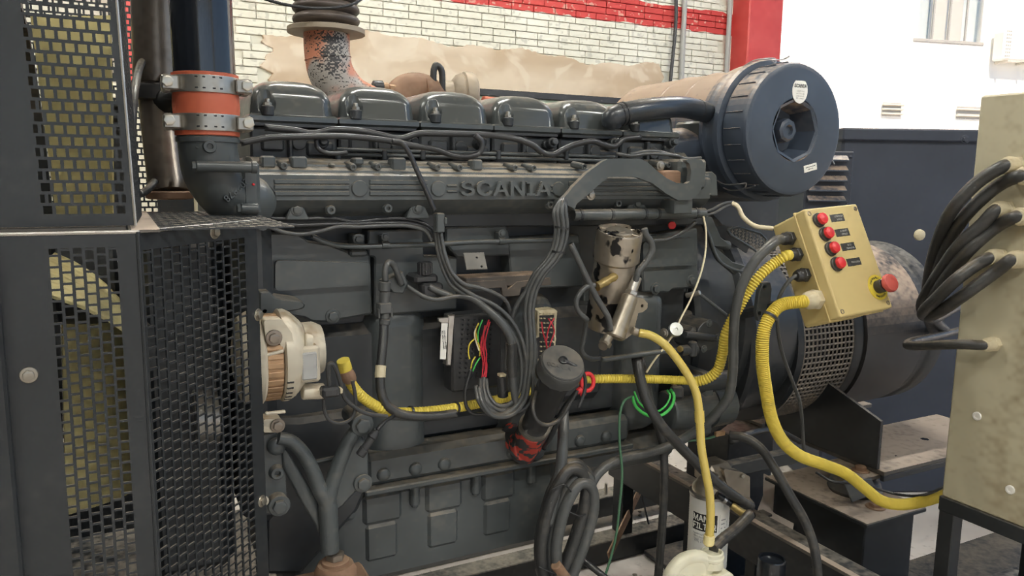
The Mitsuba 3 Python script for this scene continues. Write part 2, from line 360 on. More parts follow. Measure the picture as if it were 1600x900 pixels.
for i, (x, y) in enumerate([(-1.6, -.9), (.9, -.9), (3.2, -.9), (-1.6, 2.4), (.9, 2.4), (3.2, 2.4)]):
    t = thing('fluorescent_lamp', 'white fluorescent tube lamp hanging under the workshop roof', 'lamp', 'tube lamps under the roof')
    put('housing', box(x - .65, x + .65, y - .06, y + .06, 3.62, 3.68, .01), 'white_wall', t)
    m = sweep(np.linspace((x - .6, y, 3.59), (x + .6, y, 3.59), 3), .019, 12)
    d = mikit.ply(m, 'white_wall', True); d['emitter'] = {'type': 'area', 'radiance': {'type': 'rgb', 'value': [TUBE_POWER, TUBE_POWER * .98, TUBE_POWER * .90]}}
    put('tube', d, None, t)
    for s in (-.5, .5): put('hanger', cyl((x + s, y, 3.68), (x + s, y, 5.2), .006, n=8), 'zinc', t)
put('wall_front', join([box(-6.3, 5.2, -6.2, -6.0, 3.1, 5.2, 0), box(-6.3, -2.4, -6.2, -6.0, 0, 3.1, 0), box(4.4, 5.2, -6.2, -6.0, 0, 3.1, 0)]), 'mortar_paint', label='painted front wall with a wide open doorway', kind='structure', smooth=False)
# conduits on the wall near the pillar
t = thing('wall_conduit', 'thin grey pipe on the brick wall left of the red pillar, nearest to it', 'pipe')
A = at(1141, 0, Y=4.96); put('pipe', cyl((A[0], 4.96, 1.2), (A[0], 4.96, 4.4), .020, n=12), 'ink_grey', t)
t = thing('wall_conduit', 'thin grey pipe on the brick wall, further from the red pillar', 'pipe')
A = at(1070, 0, Y=4.96); put('pipe', cyl((A[0], 4.96, 1.2), (A[0], 4.96, 4.4), .020, n=12), 'ink_grey', t)
put('wall_cable', hose([(1056, -60), (1056, 30), (1054, 60), (1050, 100), (1046, 140)], .014, 4.94), 'black_plastic', label='black cables hanging down the brick wall beside a thin grey pipe', cat='cable')

# the white building outside, 13 degrees off the engine's line
HB = math.radians(-13); BX = np.array([math.cos(HB), math.sin(HB), 0]); BN = np.array([math.sin(HB), -math.cos(HB), 0]); BO = at(1480, 100, d=17.0); BO[2] = 0
BR = np.stack([BX, BN, [0, 0, 1]], 1)
BR = np.stack([BX, -BN, [0, 0, 1]], 1)   # x along the wall, y into it, z up
def onwall(px, py, out=0.0):
    """local (x, z) on the building's front"""
    r = ray(px, py); o = BO + BN * out; t = ((o - EYE) @ BN) / (r @ BN); p = EYE + t * r; return (p - BO) @ BX, p[2]
def wbox(x0, x1, y0, y1, z0, z1, b=.01):
    m = box(x0, x1, y0, y1, z0, z1, b); m.apply_transform(mat4(BR, BO)); return m
g0, g1 = onwall(1437, -60), onwall(1536, 68)
WX0, WX1, WZ0, WZ1 = g0[0], g1[0], g1[1], g1[1] + 1.25
wl = 'wall_outside'
body = join([wbox(-12, WX0, 0, .25, 0, 9, 0), wbox(WX1, 9, 0, .25, 0, 9, 0), wbox(WX0, WX1, 0, .25, 0, WZ0, 0), wbox(WX0, WX1, 0, .25, WZ1, 9, 0), wbox(-12, 9, .26, 4, 0, 9, 0)])
put(wl, body, 'white_wall', label='sunlit white rendered wall of the building across the yard', kind='structure', smooth=False)
bsdf('pane_dark', (.55, .60, .60), .15)
bsdf('curtain', (.55, .53, .47), .8)
wn = thing('window_1', 'aluminium sliding window high in the white building', 'window'); del labels[wn]['category']; labels[wn]['kind'] = 'structure'
ww = WX1 - WX0
for a, b_ in ((0, .05), (.95, 1.0)): put('frame_post', wbox(WX0 + ww * a, WX0 + ww * b_, -.02, .05, WZ0, WZ1), 'label_white', wn)
put('frame_rail', wbox(WX0, WX1, -.03, .05, WZ0 - .05, WZ0 + .02), 'ink_grey', wn); put('frame_rail', wbox(WX0, WX1, -.03, .05, WZ1 - .02, WZ1 + .05), 'ink_grey', wn)
for a in (.27, .5, .74): put('mullion', wbox(WX0 + ww * (a - .012), WX0 + ww * (a + .012), 0, .05, WZ0, WZ1), 'ink_grey', wn)
scene['pane'] = {'type': 'thindielectric'}
for a, b_ in ((.05, .258), (.282, .488), (.512, .728), (.752, .95)):
    m = wbox(WX0 + ww * a, WX0 + ww * b_, .030, .034, WZ0, WZ1, 0); put('pane', m, 'pane', wn, smooth=False)
put('curtain', wbox(WX0 + ww * .27, WX0 + ww * .73, .12, .16, WZ0, WZ1), 'curtain', wn)
put('reveal', wbox(WX0 + ww * .0, WX0 + ww * 1, .2, .24, WZ0, WZ1), 'pane_dark', wn)
def vent(px0, py0, px1, py1, label, n):
    a, b_ = onwall(px0, py0), onwall(px1, py1); v = thing('wall_vent', label, 'vent')
    put('recess', wbox(a[0], b_[0], -.02, -.005, b_[1], a[1]), 'ink_grey', v)
    for i in range(n):
        z = b_[1] + (a[1] - b_[1]) * (i + .5) / n
        put('slat', wbox(a[0] - .03, b_[0] + .03, -.09, -.02, z - .02, z + .02), 'curtain', v)
vent(1379, 160, 1406, 182, 'small louvred vent in the white wall above the air filter side', 3)
vent(1495, 166, 1540, 187, 'small louvred vent in the white wall beside the beige cabinet', 2)
a, b_ = onwall(1567, 48, .3), onwall(1640, 98, .3)
ac = thing('outdoor_unit', 'white air conditioner outdoor unit on the white building', 'air conditioner')
put('casing', wbox(a[0], b_[0], -.36, -.06, b_[1], a[1], .03), 'label_white', ac)
for i in range(3):
    for j in range(8): put('louvre', wbox(a[0] + .06 + i * .05, a[0] + .08 + i * .05, -.375, -.35, b_[1] + .06 + j * .075, b_[1] + .10 + j * .075, .004), 'ink_grey', ac)
for s in (.15, .75): put('bracket', wbox(a[0] + s, a[0] + s + .05, -.38, 0, b_[1] - .05, b_[1]), 'curtain', ac)
# sheltering side of the yard: a low white wall far off keeps the horizon closed

# ================================================================== the diesel engine
def crop(x0, y0, s): return lambda L: [(x0 + q[0] / s, y0 + q[1] / s, *q[2:]) for q in L]
C3, C4, C5, C6, C7, C8 = crop(380, 130, 3.81), crop(780, 130, 3.81), crop(400, 330, 3.9125), crop(780, 330, 3.9125), crop(400, 550, 2.572), crop(780, 550, 2.572)
CW, CF, CR, CB, CA, CE, CG, CT = crop(670, 420, 3.75), crop(860, 340, 4.09), crop(980, 420, 3.4615), crop(1000, 680, 4.09), crop(400, 480, 3.75), crop(1020, 300, 4.95), crop(1220, 640, 3.4615), crop(860, 180, 5.293)
def px(L, Y): return np.array([at(a, b, Y=Y) for a, b in L])

eng = thing('diesel_engine', 'long dark grey six cylinder diesel engine in the middle of the generator set', 'engine')
X0, PITCH, YC, ZC = .2166, .160, 1.4426, 1.437
XE = X0 + 6 * PITCH
# block: core behind the side covers
put('block', join([box(X0 - .02, XE + .05, 1.455, 1.99, .80, 1.375, .01), box(X0 + .0, .98, 1.43, 1.5, .84, 1.06, .02)]), 'paint_dark', eng)
# crankcase bulges between the bearings
for k in range(3):
    a = at(625 + 0 * k, 560, Y=1.43)[0] + .30 * k
    put('crankcase_bulge', rbox(a - .07, a + .06, 1.412, 1.62, .745, 1.10, .05), 'paint', eng)

def rocker_dome():
    s = trimesh.creation.icosphere(3, 1.0).vertices
    W, D = .157, .34
    P, a = [], np.linspace(0, math.pi / 2, 7)
    for t in np.r_[0, np.linspace(0, 1, 9)]:
        z = .010 if len(P) == 0 else .036 + .043 * math.sin(t * math.pi / 2)
        d = .003 if len(P) == 0 else .006 + .046 * (1 - math.cos(t * math.pi / 2)); r = .024 + .004 * t
        for sx, sy, x, y in ((-1, -1, d + r, d + r), (1, -1, W - d - r, d + r), (1, 1, W - d - r, D - d - r), (-1, 1, d + r, D - d - r)):
            P.append(np.stack([x + sx * r * np.cos(a), y + sy * r * np.sin(a), a * 0 + z], 1))
    m = hull(np.vstack(P))
    P = [s * .024 + [.030, -.010, .034], s * .05 + [.008, -.034, .112]]
    m = boolean(m, hull(np.vstack(P)))
    fl = hull(np.vstack([np.array([[x, y, z] for x in (0 + d, W - d) for y in (0 + d, D - d)]) for d, z in ((.004, .0), (.0, .004), (0, .012), (.004, .016))]))
    m = boolean(m, fl, 'union')
    return m
dome = mikit.ply(rocker_dome(), 'paint_gloss', 38)
gasket = mikit.ply(box(.004, .153, .004, .336, -.006, .001, .001), 'black_plastic', False)
def head_mesh():
    ms = [box(.002, .158, .012, .34, -.066, -.007, .004), box(.02, .06, .004, .03, -.05, -.02, .004), box(.10, .150, .006, .03, -.058, -.03, .004),
          cyl((.085, .012, -.034), (.085, -.004, -.034), .013), cyl((.125, .012, -.022), (.125, .0, -.022), .009), box(.066, .074, -.002, .02, -.066, -.008, .002)]
    return join(ms)
head = mikit.ply(head_mesh(), 'paint_dark', 35)
for k in range(6):
    M = mat4(p=(X0 + PITCH * k, YC, ZC))
    put('cylinder_head', head, None, eng, to_world=M)
    rc = put('rocker_cover', dome, None, eng, to_world=M)
    put('gasket', gasket, None, rc, to_world=M)
    p = np.array([X0 + PITCH * k + .032, YC + .003, ZC])
    put('cap_nut', cyl(p + [0, 0, .012], p + [0, 0, .030], .0105, .0115), 'paint_dark', rc)
    bolt(rc, p + [0, 0, .030], .0075, (0, 0, 1), 'nut', 'clamp_steel', 'bolt')

# intake manifold with the raised letters
MY = 1.335
def xz(x, y, Y=MY): return at(x, y, Y=Y)
mL, mR = xz(404, 290)[0], at(1112, 290, Y=MY)[0]
zt, zb = xz(560, 273)[2], xz(560, 316)[2]
prof = [(MY, zb + .004), (MY, zt - .002), (MY + .002, zt), (MY + .010, zt + .003), (MY + .011, zt + .007), (MY + .03, zt + .013), (MY + .031, zt + .017), (MY + .075, zt + .027), (MY + .125, zt + .030), (MY + .125, zb - .03), (MY + .07, zb - .028), (MY + .035, zb - .022), (MY + .012, zb - .008)]
SIDE = np.array([[0, 0, 1], [1, 0, 0], [0, 1, 0.0]])     # columns: y, z, x -> extrude along -x
man = put('intake_manifold', prism([(a, b) for a, b in prof], SIDE, (mR, 0, 0), mR - mL, .004), 'paint', eng)
def rib(x0, x1, y, h=.0042):
    a, b = xz(x0, 294)[0], xz(x1, 294)[0]; z = xz(561, y)[2]
    put('rib', box(a, b, MY - .0035, MY + .002, z - h, z + h, .0015), 'paint', man)
for y in (284.5, 292.5, 302.5):
    rib(428, 546, y); rib(577, 668, y)
for y in (289.5, 299): rib(698, 714, y, .0022); rib(860, 872, y, .0022)
for y in (284.5, 292.5, 302.5): rib(888, 1050, y)
for x in (561.5, 684.5, 872):
    p = xz(x, 295 + (x - 561) * .0); p[2] = xz(561, 294.5)[2]
    put('boss', lathe([(.0145, 0), (.0145, .003), (.0135, .0042), (0, .0042)], p, (0, -1, 0), 28), 'paint', man)
a, b = xz(717, 293), xz(857, 293)
FR = FRONT
LET = text('SCANIA', .026, ((a[0] + b[0]) / 2, MY - .0045, xz(561, 293.5)[2]), FR, .007, True, width=b[0] - a[0])
put('raised_lettering', LET, 'paint', man, smooth=False, label='raised capital letters cast on the manifold side')
# sloped top: bolts with sleeves, clip blocks
for x, y in ((443, 259), (551, 261), (590, 260.5), (683, 261), (717, 261.5), (803.6, 262), (832.5, 262.5), (911, 260), (1033, 257), (1043, 258)):
    p = at(x, y, Y=MY + .012)
    ax = unit((0, -.9, -.10))
    put('sleeve', cyl(p - ax * .040, p, .0068, n=16), 'paint', man)
    bolt(man, p, .0058, ax, 'socket', 'paint', 'bolt')
for x, y, w, h in ((420, 253, 22, 20), (468, 254, 25, 20), (561, 252, 15, 12), (624, 257, 22, 22), (747, 258, 15, 18), (520, 258, 10, 6)):
    A, B = at(x - w / 2, y - h / 2, Y=MY + .02), at(x + w / 2, y + h / 2, Y=MY + .02)
    put('clip_block', box(A[0], B[0], MY + .02, MY + .05, B[2], A[2], .003), 'paint', man)
# lower edge: bosses, hex bolts on triangular lugs
for x, y in ((516, 328), (605, 325.5), (858, 320), (964, 317.7)):
    bolt(man, at(x, y, Y=MY + .012), .0078, kind='boss', mat='paint', name='boss')
for x, y in ((464, 328), (653, 326), (995, 318.5)):
    put('lug', plate([(x - 18, y + 16), (x - 9, y - 8), (x, y - 12), (x + 9, y - 8), (x + 20, y + 16)], MY + .014, .03, .002, rnd=.003), 'paint', man)
    bolt(man, at(x, y, Y=MY + .014), .0072, kind='hex', mat='paint')
bolt(man, at(923, 304.5, Y=MY), .0075, kind='hex', mat='clamp_steel')

# block side below the manifold
put('upper_side_plate', plate([(406, 322), (1100, 318), (1100, 352), (406, 358)], 1.41, .05, .003), 'paint_dark', eng)
put('side_plate', plate(C5([(685, 115), (1025, 112), (1025, 275), (1120, 275), (1230, 280), (1230, 600), (900, 625), (725, 640), (725, 280), (685, 278)]), 1.412, .05, .003, rnd=.004), 'paint', eng)
put('side_plate', plate(C5([(1160, 100), (1525, 88), (1550, 130), (1552, 270), (1230, 285), (1160, 200)]), 1.408, .04, .003, rnd=.003), 'paint', eng)
cv = put('side_cover', plate(C5([(45, 130), (250, 130), (320, 180), (450, 200), (570, 250), (700, 262), (712, 630), (600, 650), (440, 680), (340, 678), (300, 655), (210, 640), (100, 645), (45, 645)]), 1.405, .05, .004, rnd=.006), 'paint', eng)
put('raised_panel', plate(C5([(118, 300), (700, 318), (700, 452), (400, 470), (118, 490)]), 1.393, .02, .009, rnd=.008), 'paint', cv)
bolt(cv, at(520, 494, Y=1.405), .0095, kind='hex')
cv2 = put('side_cover', plate(C6([(865, 140), (1000, 140), (1215, 100), (1222, 470), (1060, 478), (1040, 500), (880, 495)]), 1.41, .05, .004, rnd=.006), 'paint', eng)
put('raised_panel', plate(C6([(880, 190), (1190, 160), (1190, 330), (880, 345)]), 1.40, .02, .008, rnd=.008), 'paint', cv2)
for x, y in ((1080, 438.6), (1024, 451)): bolt(cv2, at(x, y, Y=1.41), .0095, kind='hex')
put('side_plate', plate([(793, 372), (905, 366), (912, 448), (800, 452)], 1.413, .05, .003, rnd=.004), 'paint', eng)
put('bracket', plate(C5([(20, 490), (80, 490), (120, 530), (290, 555), (306, 575), (290, 598), (60, 640), (20, 640)]), 1.33, .07, .003, holes=[(400 + 278 / 3.91, 330 + 577 / 3.91, .005), (414, 487, .004)], rnd=.004), 'paint', eng)
bolt(eng, at(402, 492, Y=1.20), .006, kind='hex', mat='clamp_steel')
# dusty ledge, the bracket plates of the control unit
bsdf('ledge_paint', dusty((.085, .072, .062), (.32, .22, .15), .8, 18, floor=.2), .6)
led = put('ledge', join([slab(728, 434, 850, 444, 1.36, .055, .002), plate([(728, 440), (790, 437), (794, 452), (808, 440), (860, 434), (862, 445), (815, 449), (812, 462), (786, 464), (784, 450), (730, 452)], 1.358, .008, .001)]), 'ledge_paint', eng)
put('tin_plate', prism([(-.021, -.018), (.021, -.018), (.021, .02), (-.021, .02)], frame((-.1, -.8, .62)) @ np.diag([1, 1, 1]), at(743, 408, Y=1.335), .002, .0008, [circle(.004, .008, .0022), circle(.010, -.012, .0026)]), 'tin', eng)

# pipes along the block
def epipe(L, r, mat='paint', name='pipe', n=10, parent=None, **kw): return put(name, sweep(spline(pts(L), 8), r, n), mat, parent or eng, smooth=True, **kw)
epipe([(x, y, 1.385) for x, y, *_ in C5([(340, 150), (410, 185), (480, 205), (600, 215), (750, 215), (900, 208), (1100, 203), (1300, 190), (1480, 185)])] + [(793, 377, 1.385), (875, 375, 1.385)], .0052)
for x, y in ((602, 383), (784, 377)):
    p = at(x, y, Y=1.385)
    put('pipe_clamp', lathe([(.0052, -.007), (.0072, -.007), (.0072, .007), (.0052, .007)], p, (1, 0, 0), 16), 'paint', eng)
    put('clamp_tab', box(p[0] - .006, p[0] + .006, 1.386, 1.412, p[2], p[2] + .018, .002), 'paint', eng); bolt(eng, p + [0, -.001, .016], .0055, kind='hex')
put('pipe_stub', slab(547, 391, 575, 401, 1.395, .02, .004), 'paint', eng)
bolt(eng, at(560, 374, Y=1.40), .0072, kind='hex')
put('pad', slab(551, 366, 570, 383, 1.402, .03, .002), 'paint', eng)
pb = [(895, 337, 1.335), (905, 336, 1.335), (1000, 334, 1.335), (1100, 331, 1.335)]
q = pts(pb); q[:, 2] = q[1:3, 2].mean()
put('water_pipe', sweep(np.linspace(q[0], q[-1], 6), .0115, 16), 'paint', eng, smooth=30)
for t_ in (.05, .27, .52, .62, .93): put('pipe_band', lathe([(.0113, -.003), (.0128, -.003), (.0128, .003), (.0113, .003)], q[0] + (q[-1] - q[0]) * t_, (1, 0, 0), 18), 'paint_dark', eng)
# rail pipes and injector leads under the rocker covers
for dz, y0 in ((0, 239), (.0, 246)):
    A, B = at(527, y0, Y=1.425), at(960, y0 + 1, Y=1.425); z = (A[2] + B[2]) / 2
    put('rail_pipe', sweep(np.linspace((A[0], 1.425, z), (B[0], 1.425, z), 4), .0036, 8), 'paint', eng, smooth=True)
for x in (528, 600, 660, 778, 884):
    p = at(x, 241, Y=1.424); put('pipe_clip', box(p[0] - .005, p[0] + .005, 1.418, 1.45, p[2] - .012, p[2] + .008, .002), 'paint_dark', eng)
for x in (500, 640, 745, 856, 952, 1042):
    p = at(x, 226, Y=1.452); put('injector_plug', join([cyl(p, p + [.0, -.024, .004], .011), cyl(p + [0, -.022, .004], p + [0, -.034, .006], .0075)]), 'paint_dark', eng)

# lifting bracket, like a boomerang with a hook at its end
LB = CT([(100, 700), (190, 590), (300, 480), (430, 385), (480, 362), (560, 358), (740, 358), (800, 385), (870, 450), (960, 520), (1040, 560), (1130, 565), (1155, 550), (1165, 460), (1150, 400), (1110, 368), (1200, 360), (1255, 372), (1275, 420), (1270, 540), (1240, 630), (1170, 700), (1060, 705), (960, 650), (840, 560), (720, 515), (640, 508), (480, 512), (420, 560), (330, 640), (215, 735), (205, 775), (120, 735)])
lb = put('lifting_bracket', plate(LB, 1.285, .012, .0025, rnd=.002), 'paint', eng)
put('bracket_foot', slab(1055, 312, 1082, 334, 1.295, .05, .002), 'paint', lb)
put('bracket_foot', plate(CT([(130, 700), (215, 730), (205, 790), (120, 740)]), 1.292, .05, .002), 'paint', lb)
put('end_plate', plate(CT([(1275, 470), (1340, 465), (1378, 500), (1388, 670), (1260, 660), (1240, 640)]), 1.36, .012, .002, rnd=.003), 'paint', eng)
bolt(eng, at(1104, 279, Y=1.36), .008, kind='hex'); bolt(eng, at(1032, 259, Y=1.33), .007, kind='hex', mat='clamp_steel')
put('end_block', slab(1062, 248, 1104, 296, 1.315, .14, .006), 'paint', eng)
put('thermostat_nut', rbox(*[at(1037, 280, Y=1.31)[0], at(1066, 280, Y=1.31)[0]], 1.31, 1.35, at(1050, 293, Y=1.31)[2], at(1050, 266, Y=1.31)[2], .008), 'rust', eng)
# rear of the engine: tower beneath the breather hose
put('rear_tower', join([cyl(at(1088, 236, Y=1.56), at(1088, 190, Y=1.56), .052, n=32, b=.006), box(1.13, 1.26, 1.50, 1.85, 1.15, 1.41, .012)]), 'paint', eng)

# sump with its ledge
SY = 1.42
pl = px([(571, 762), (1000, 690)], SY); zl = pl[:, 2].mean()
xs0, xs1 = at(560, 760, Y=SY)[0] - .19, at(868, 860, Y=SY)[0]
zsb = at(750, 876, Y=SY)[2]
put('sump', join([box(X0 + .03, xs1 - .0, SY, 1.93, zsb, zl, .02), box(xs1 - .03, 1.22, SY + .02, 1.9, zsb + .125, zl, .03)]), 'paint', eng)
sump = [k for k in scene if k.endswith('__sump')][0]
XSK = at(985, 690, Y=1.40)[0]
lg = put('ledge', box(at(571, 760, Y=1.385)[0], XSK, 1.385, 1.45, zl - .002, zl + .010, .003), 'paint', eng)
put('skirt', box(at(571, 740, Y=1.40)[0], XSK, 1.40, 1.46, zl + .008, zl + .075, .012), 'paint', eng)
for x, y in ((599, 731), (649, 721), (694, 710), (906, 676), (947, 670), (800, 692)):
    p = at(x, y, Y=1.40); p[2] = zl + .033; bolt(eng, p, .014, kind='dome', name='boss')
def pad(x0, x1, z0, z1, o=.008): put('pad', box(x0, x1, SY - o, SY + .02, z0, z1, .007), 'paint', sump)
for a, b in ((566, 627), (664, 721), (752, 803)):
    xa, xb = at(a, 790, Y=SY)[0], at(b, 790, Y=SY)[0]
    zm = zl - .075
    pad(xa, xb, zm, zl - .012); pad(xa + .004, xb - .008, zl - .155, zm - .001, .006)
for a in (647, 742, 828, 545):
    xa = at(a, 770, Y=SY)[0]; put('lug', cyl((xa, SY - .004, zl), (xa, SY - .004, zl - .05), .0105, n=16), 'paint', sump); bolt(sump, (xa, SY - .004, zl - .05), .007, (0, 0, -1), 'plain')
put('sump_boss', join([cyl(at(830, 700, Y=1.41), at(830, 700, Y=1.41) + [0, -.03, 0], .018), cyl(at(805, 695, Y=1.40), at(805, 695, Y=1.40) + [0, -.035, 0], .022)]), 'paint', eng)

# front timing case and plate beside the guard
put('timing_case', join([plate([(412, 655), (470, 655), (575, 640), (578, 760), (560, 800), (470, 900), (412, 900)], 1.40, .2, .01), box(.17, X0 + .02, 1.36, 1.98, .72, 1.34, .02)]), 'paint_dark', eng)
fp = put('front_plate', plate(C7([(30, 335), (80, 325), (112, 345), (125, 640), (30, 650)]), 1.30, .08, .004, rnd=.004), 'paint', eng)
bolt(fp, at(432, 697, Y=1.295), .016, kind='dome', name='plug'); bolt(fp, at(432, 737, Y=1.30), .011, kind='boss', name='boss')
b0 = at(433, 783, Y=1.30); put('stud', cyl(b0 + [0, .01, 0], b0 + [0, -.02, 0], .017), 'paint', fp); bolt(fp, b0 + [0, -.02, 0], .0125, kind='hex')
bolt(fp, at(411, 783, Y=1.24), .0065, kind='hex', mat='zinc')
# wishbone support
W7 = lambda L, Y: np.array([at(a, b, Y=Y) for a, b in C7(L)])
wa = W7([(90, 345), (135, 355), (185, 400), (225, 470), (255, 545), (288, 610), (294, 690), (298, 800)], 1.285)
wb = W7([(425, 290), (380, 345), (345, 420), (315, 500), (288, 590), (290, 690), (297, 800)], 1.285)
arm = join([sweep(spline(wa, 6), np.r_[np.linspace(.011, .013, 24), np.linspace(.015, .016, 19)], 14), sweep(spline(wb, 6), np.r_[np.linspace(.012, .014, 22), np.linspace(.015, .016, 15)], 14),
            plate(C7([(355, 385), (420, 330), (452, 380), (455, 540), (405, 560), (350, 620), (320, 640), (310, 560), (330, 470)]), 1.292, .02, .004), plate(C7([(105, 370), (150, 430), (250, 600), (268, 760), (240, 700), (180, 600), (110, 470)]), 1.292, .014, .004)])
wish = put('support_arm', arm, 'paint', eng, smooth=50)
b0 = at(566, 664, Y=1.275); put('boss', cyl(b0 + [0, .08, 0], b0, .0165), 'paint', wish); bolt(wish, b0, .0135, kind='hex')
b0 = at(567, 755, Y=1.29); put('boss', cyl(b0 + [0, .08, 0], b0, .015), 'paint', wish); bolt(wish, b0, .0115, kind='hex')
put('cross_bar', sweep(spline(pts([(480, 725, 1.33), (525, 715, 1.33)]), 3), .005, 8), 'paint', eng)
mt = thing('engine_mount', 'rusty engine mount with a big hex bolt under the wishbone support', 'engine mount')
p0 = at(524, 880, Y=1.285)
put('pad', join([lathe([(.040, -.09), (.037, -.012), (.031, 0), (.0, 0)], p0, (0, 0, 1), 32)]), 'rust', mt)
put('washer', lathe([(.024, 0), (.024, .006), (.02, .008), (0, .008)], p0 + [0, 0, .0], (0, 0, 1), 28), 'rust', mt)
bolt(mt, p0 + [0, 0, .008], .0165, (0, 0, 1), 'plain', 'pipe_steel')
bk = p0 + [0, 0, -.09]
put('foot', box(p0[0] - .07, p0[0] + .07, 1.20, 1.37, p0[2] - .13, p0[2] - .05, .006), 'rust', mt)

# flywheel housing and bell at the rear
FY, FZ = 1.79, .96
fw = put('flywheel_housing', lathe([(.33, 0), (.34, .012), (.34, .05), (.32, .06), (.315, .155), (.33, .165), (.33, .19)], (1.265, FY, FZ), (1, 0, 0), 64), 'paint_dark', eng)
for a in np.radians(np.arange(95, 275, 16)):
    p = np.array([1.262, FY + .305 * math.cos(a), FZ + .305 * math.sin(a)]); bolt(fw, p, .009, (-1, 0, 0), 'hex', 'paint')
put('housing_ridge', join([box(1.235, 1.27, 1.47, 1.50, .78, 1.02, .008), box(1.24, 1.27, 1.52, 1.72, 1.06, 1.09, .008)]), 'paint_dark', eng)
put('front_case', join([box(.02, .16, 1.42, 2.05, .62, 1.24, .02), box(.02, .10, 1.42, 2.0, 1.0, 1.1, .01)]), 'paint_dark', eng)

# ================================================================== things on the engine
# alternator: cream casting, copper-coloured stator, grey terminal cover
al = thing('charging_alternator', 'small cream cast alternator with a copper banded stator beside the black guard', 'alternator')
AY = 1.262; a0 = at(440, 575, Y=AY - .072); AZ = a0[2] + .004
ax0, ax1, ax2 = at(412, 575, Y=AY - .07)[0] - .012, at(417, 575, Y=AY - .07)[0], at(446, 575, Y=AY - .07)[0]
ax3 = at(474, 575, Y=AY - .06)[0]
put('front_cover', lathe([(.03, -.03), (.066, -.022), (.076, -.006), (.077, .008), (.072, .012)], (ax1 - .010, AY, AZ), (1, 0, 0), 48), 'cast_alu', al)
put('stator', lathe([(.068, 0), (.0695, .001), (.0695, ax2 - ax1), (.068, ax2 - ax1 + .001)], (ax1 - .002, AY, AZ), (1, 0, 0), 64), 'copper', al)
for k in range(15):
    a = math.radians(100 + k * 11.5); c = np.array([0, math.cos(a), math.sin(a)])
    put('lamination', obox(np.array([(ax1 + ax2) / 2, AY, AZ]) + c * .0695, np.stack([[1, 0, 0], np.cross(c, [1, 0, 0]), c], 1), (ax2 - ax1 - .003, .0095, .005), .0012), 'copper', al)
rear = lathe([(.070, 0), (.0755, .003), (.0755, .012), (.070, .022), (.062, .030), (.056, .036), (.05, .040), (0, .040)], (ax2, AY, AZ), (1, 0, 0), 64)
put('rear_cover', rear, 'cast_alu', al)
put('end_housing', lathe([(.046, 0), (.046, .03), (.040, .042), (0, .042)], (ax2 + .03, AY + .004, AZ + .004), (1, 0, 0), 40), 'cast_alu', al)
for k in range(5):
    a = math.radians(203 + k * 9); c = np.array([0, math.cos(a), math.sin(a)])
    R = np.stack([[1, 0, 0], np.cross(c, [1, 0, 0]), c], 1)
    put('vent_slot', obox(np.array([ax2 + .0075, AY, AZ]) + c * .0745, R, (.0105, .0036, .0034), .0006), 'ink', al)
q0, q1 = at(470, 553, Y=AY - .062), at(496, 592, Y=AY - .062)
put('terminal_frame', box(q0[0] - .003, q1[0] + .006, AY - .060, AY - .01, q1[2] - .006, q0[2] + .010, .004), 'cast_alu', al)
put('terminal_cover', box(q0[0] + .001, q1[0], AY - .064, AY - .05, q1[2], q0[2] + .001, .002), 'ink_grey', al)
put('lug', cyl(at(474, 535, Y=AY - .04), at(486, 536, Y=AY - .04), .016, n=24), 'cast_alu', al)
put('lower_lug', join([cyl(at(472, 612, Y=AY - .034), at(506, 611, Y=AY - .034), .013, n=24)]), 'cast_alu', al)
put('top_bracket', plate([(412, 500), (440, 499), (456, 520), (461, 545), (440, 548), (438, 536), (416, 536)], AY - .066, .03, .004, rnd=.004), 'cast_alu', al)
bolt(al, at(428, 528, Y=AY - .067), .0085, mat='pipe_steel')
put('lower_bracket', plate([(412, 655), (440, 655), (443, 668), (436, 676), (412, 676)], AY - .05, .03, .004, rnd=.003), 'cast_alu', al)
bolt(al, at(434, 665, Y=AY - .052), .0078, mat='pipe_steel')
for x0, y0, x1, y1 in ((412, 556, 443, 548), (414, 646, 446, 643)): put('through_bolt', cyl(at(x0, y0, Y=AY - .068), at(x1, y1, Y=AY - .068), .003, n=8), 'cast_alu', al)
pc = thing('alternator_lead', 'short black lead with a rectangular plug at the back of the cream alternator', 'cable')
pp = at(516, 611, Y=AY - .05); put('plug', join([box(pp[0] - .016, pp[0] + .014, pp[1] - .012, pp[1] + .012, pp[2] - .008, pp[2] + .008, .003), box(pp[0] - .012, pp[0] + .008, pp[1] - .014, pp[1] - .011, pp[2] - .005, pp[2] + .005, .001)]), 'black_plastic', pc)
put('latch', box(pp[0] + .013, pp[0] + .019, pp[1] - .008, pp[1] + .006, pp[2] - .005, pp[2] + .005, .002), 'beige_plastic', pc)
L = pts([(x, y, 1.215) for x, y in CA([(430, 460), (424, 380), (428, 335), (445, 330), (470, 365), (492, 430), (520, 530), (570, 580), (640, 620), (770, 640)])])
put('lead', sweep(spline(L, 8), .0036, 8), 'black_rubber', pc)
L = pts([(x, y, 1.22) for x, y in CA([(395, 540), (405, 620), (440, 668), (500, 680), (555, 655), (580, 600), (582, 520), (565, 430)])])
put('lead', sweep(spline(L, 8), .0030, 8), 'black_rubber', pc)

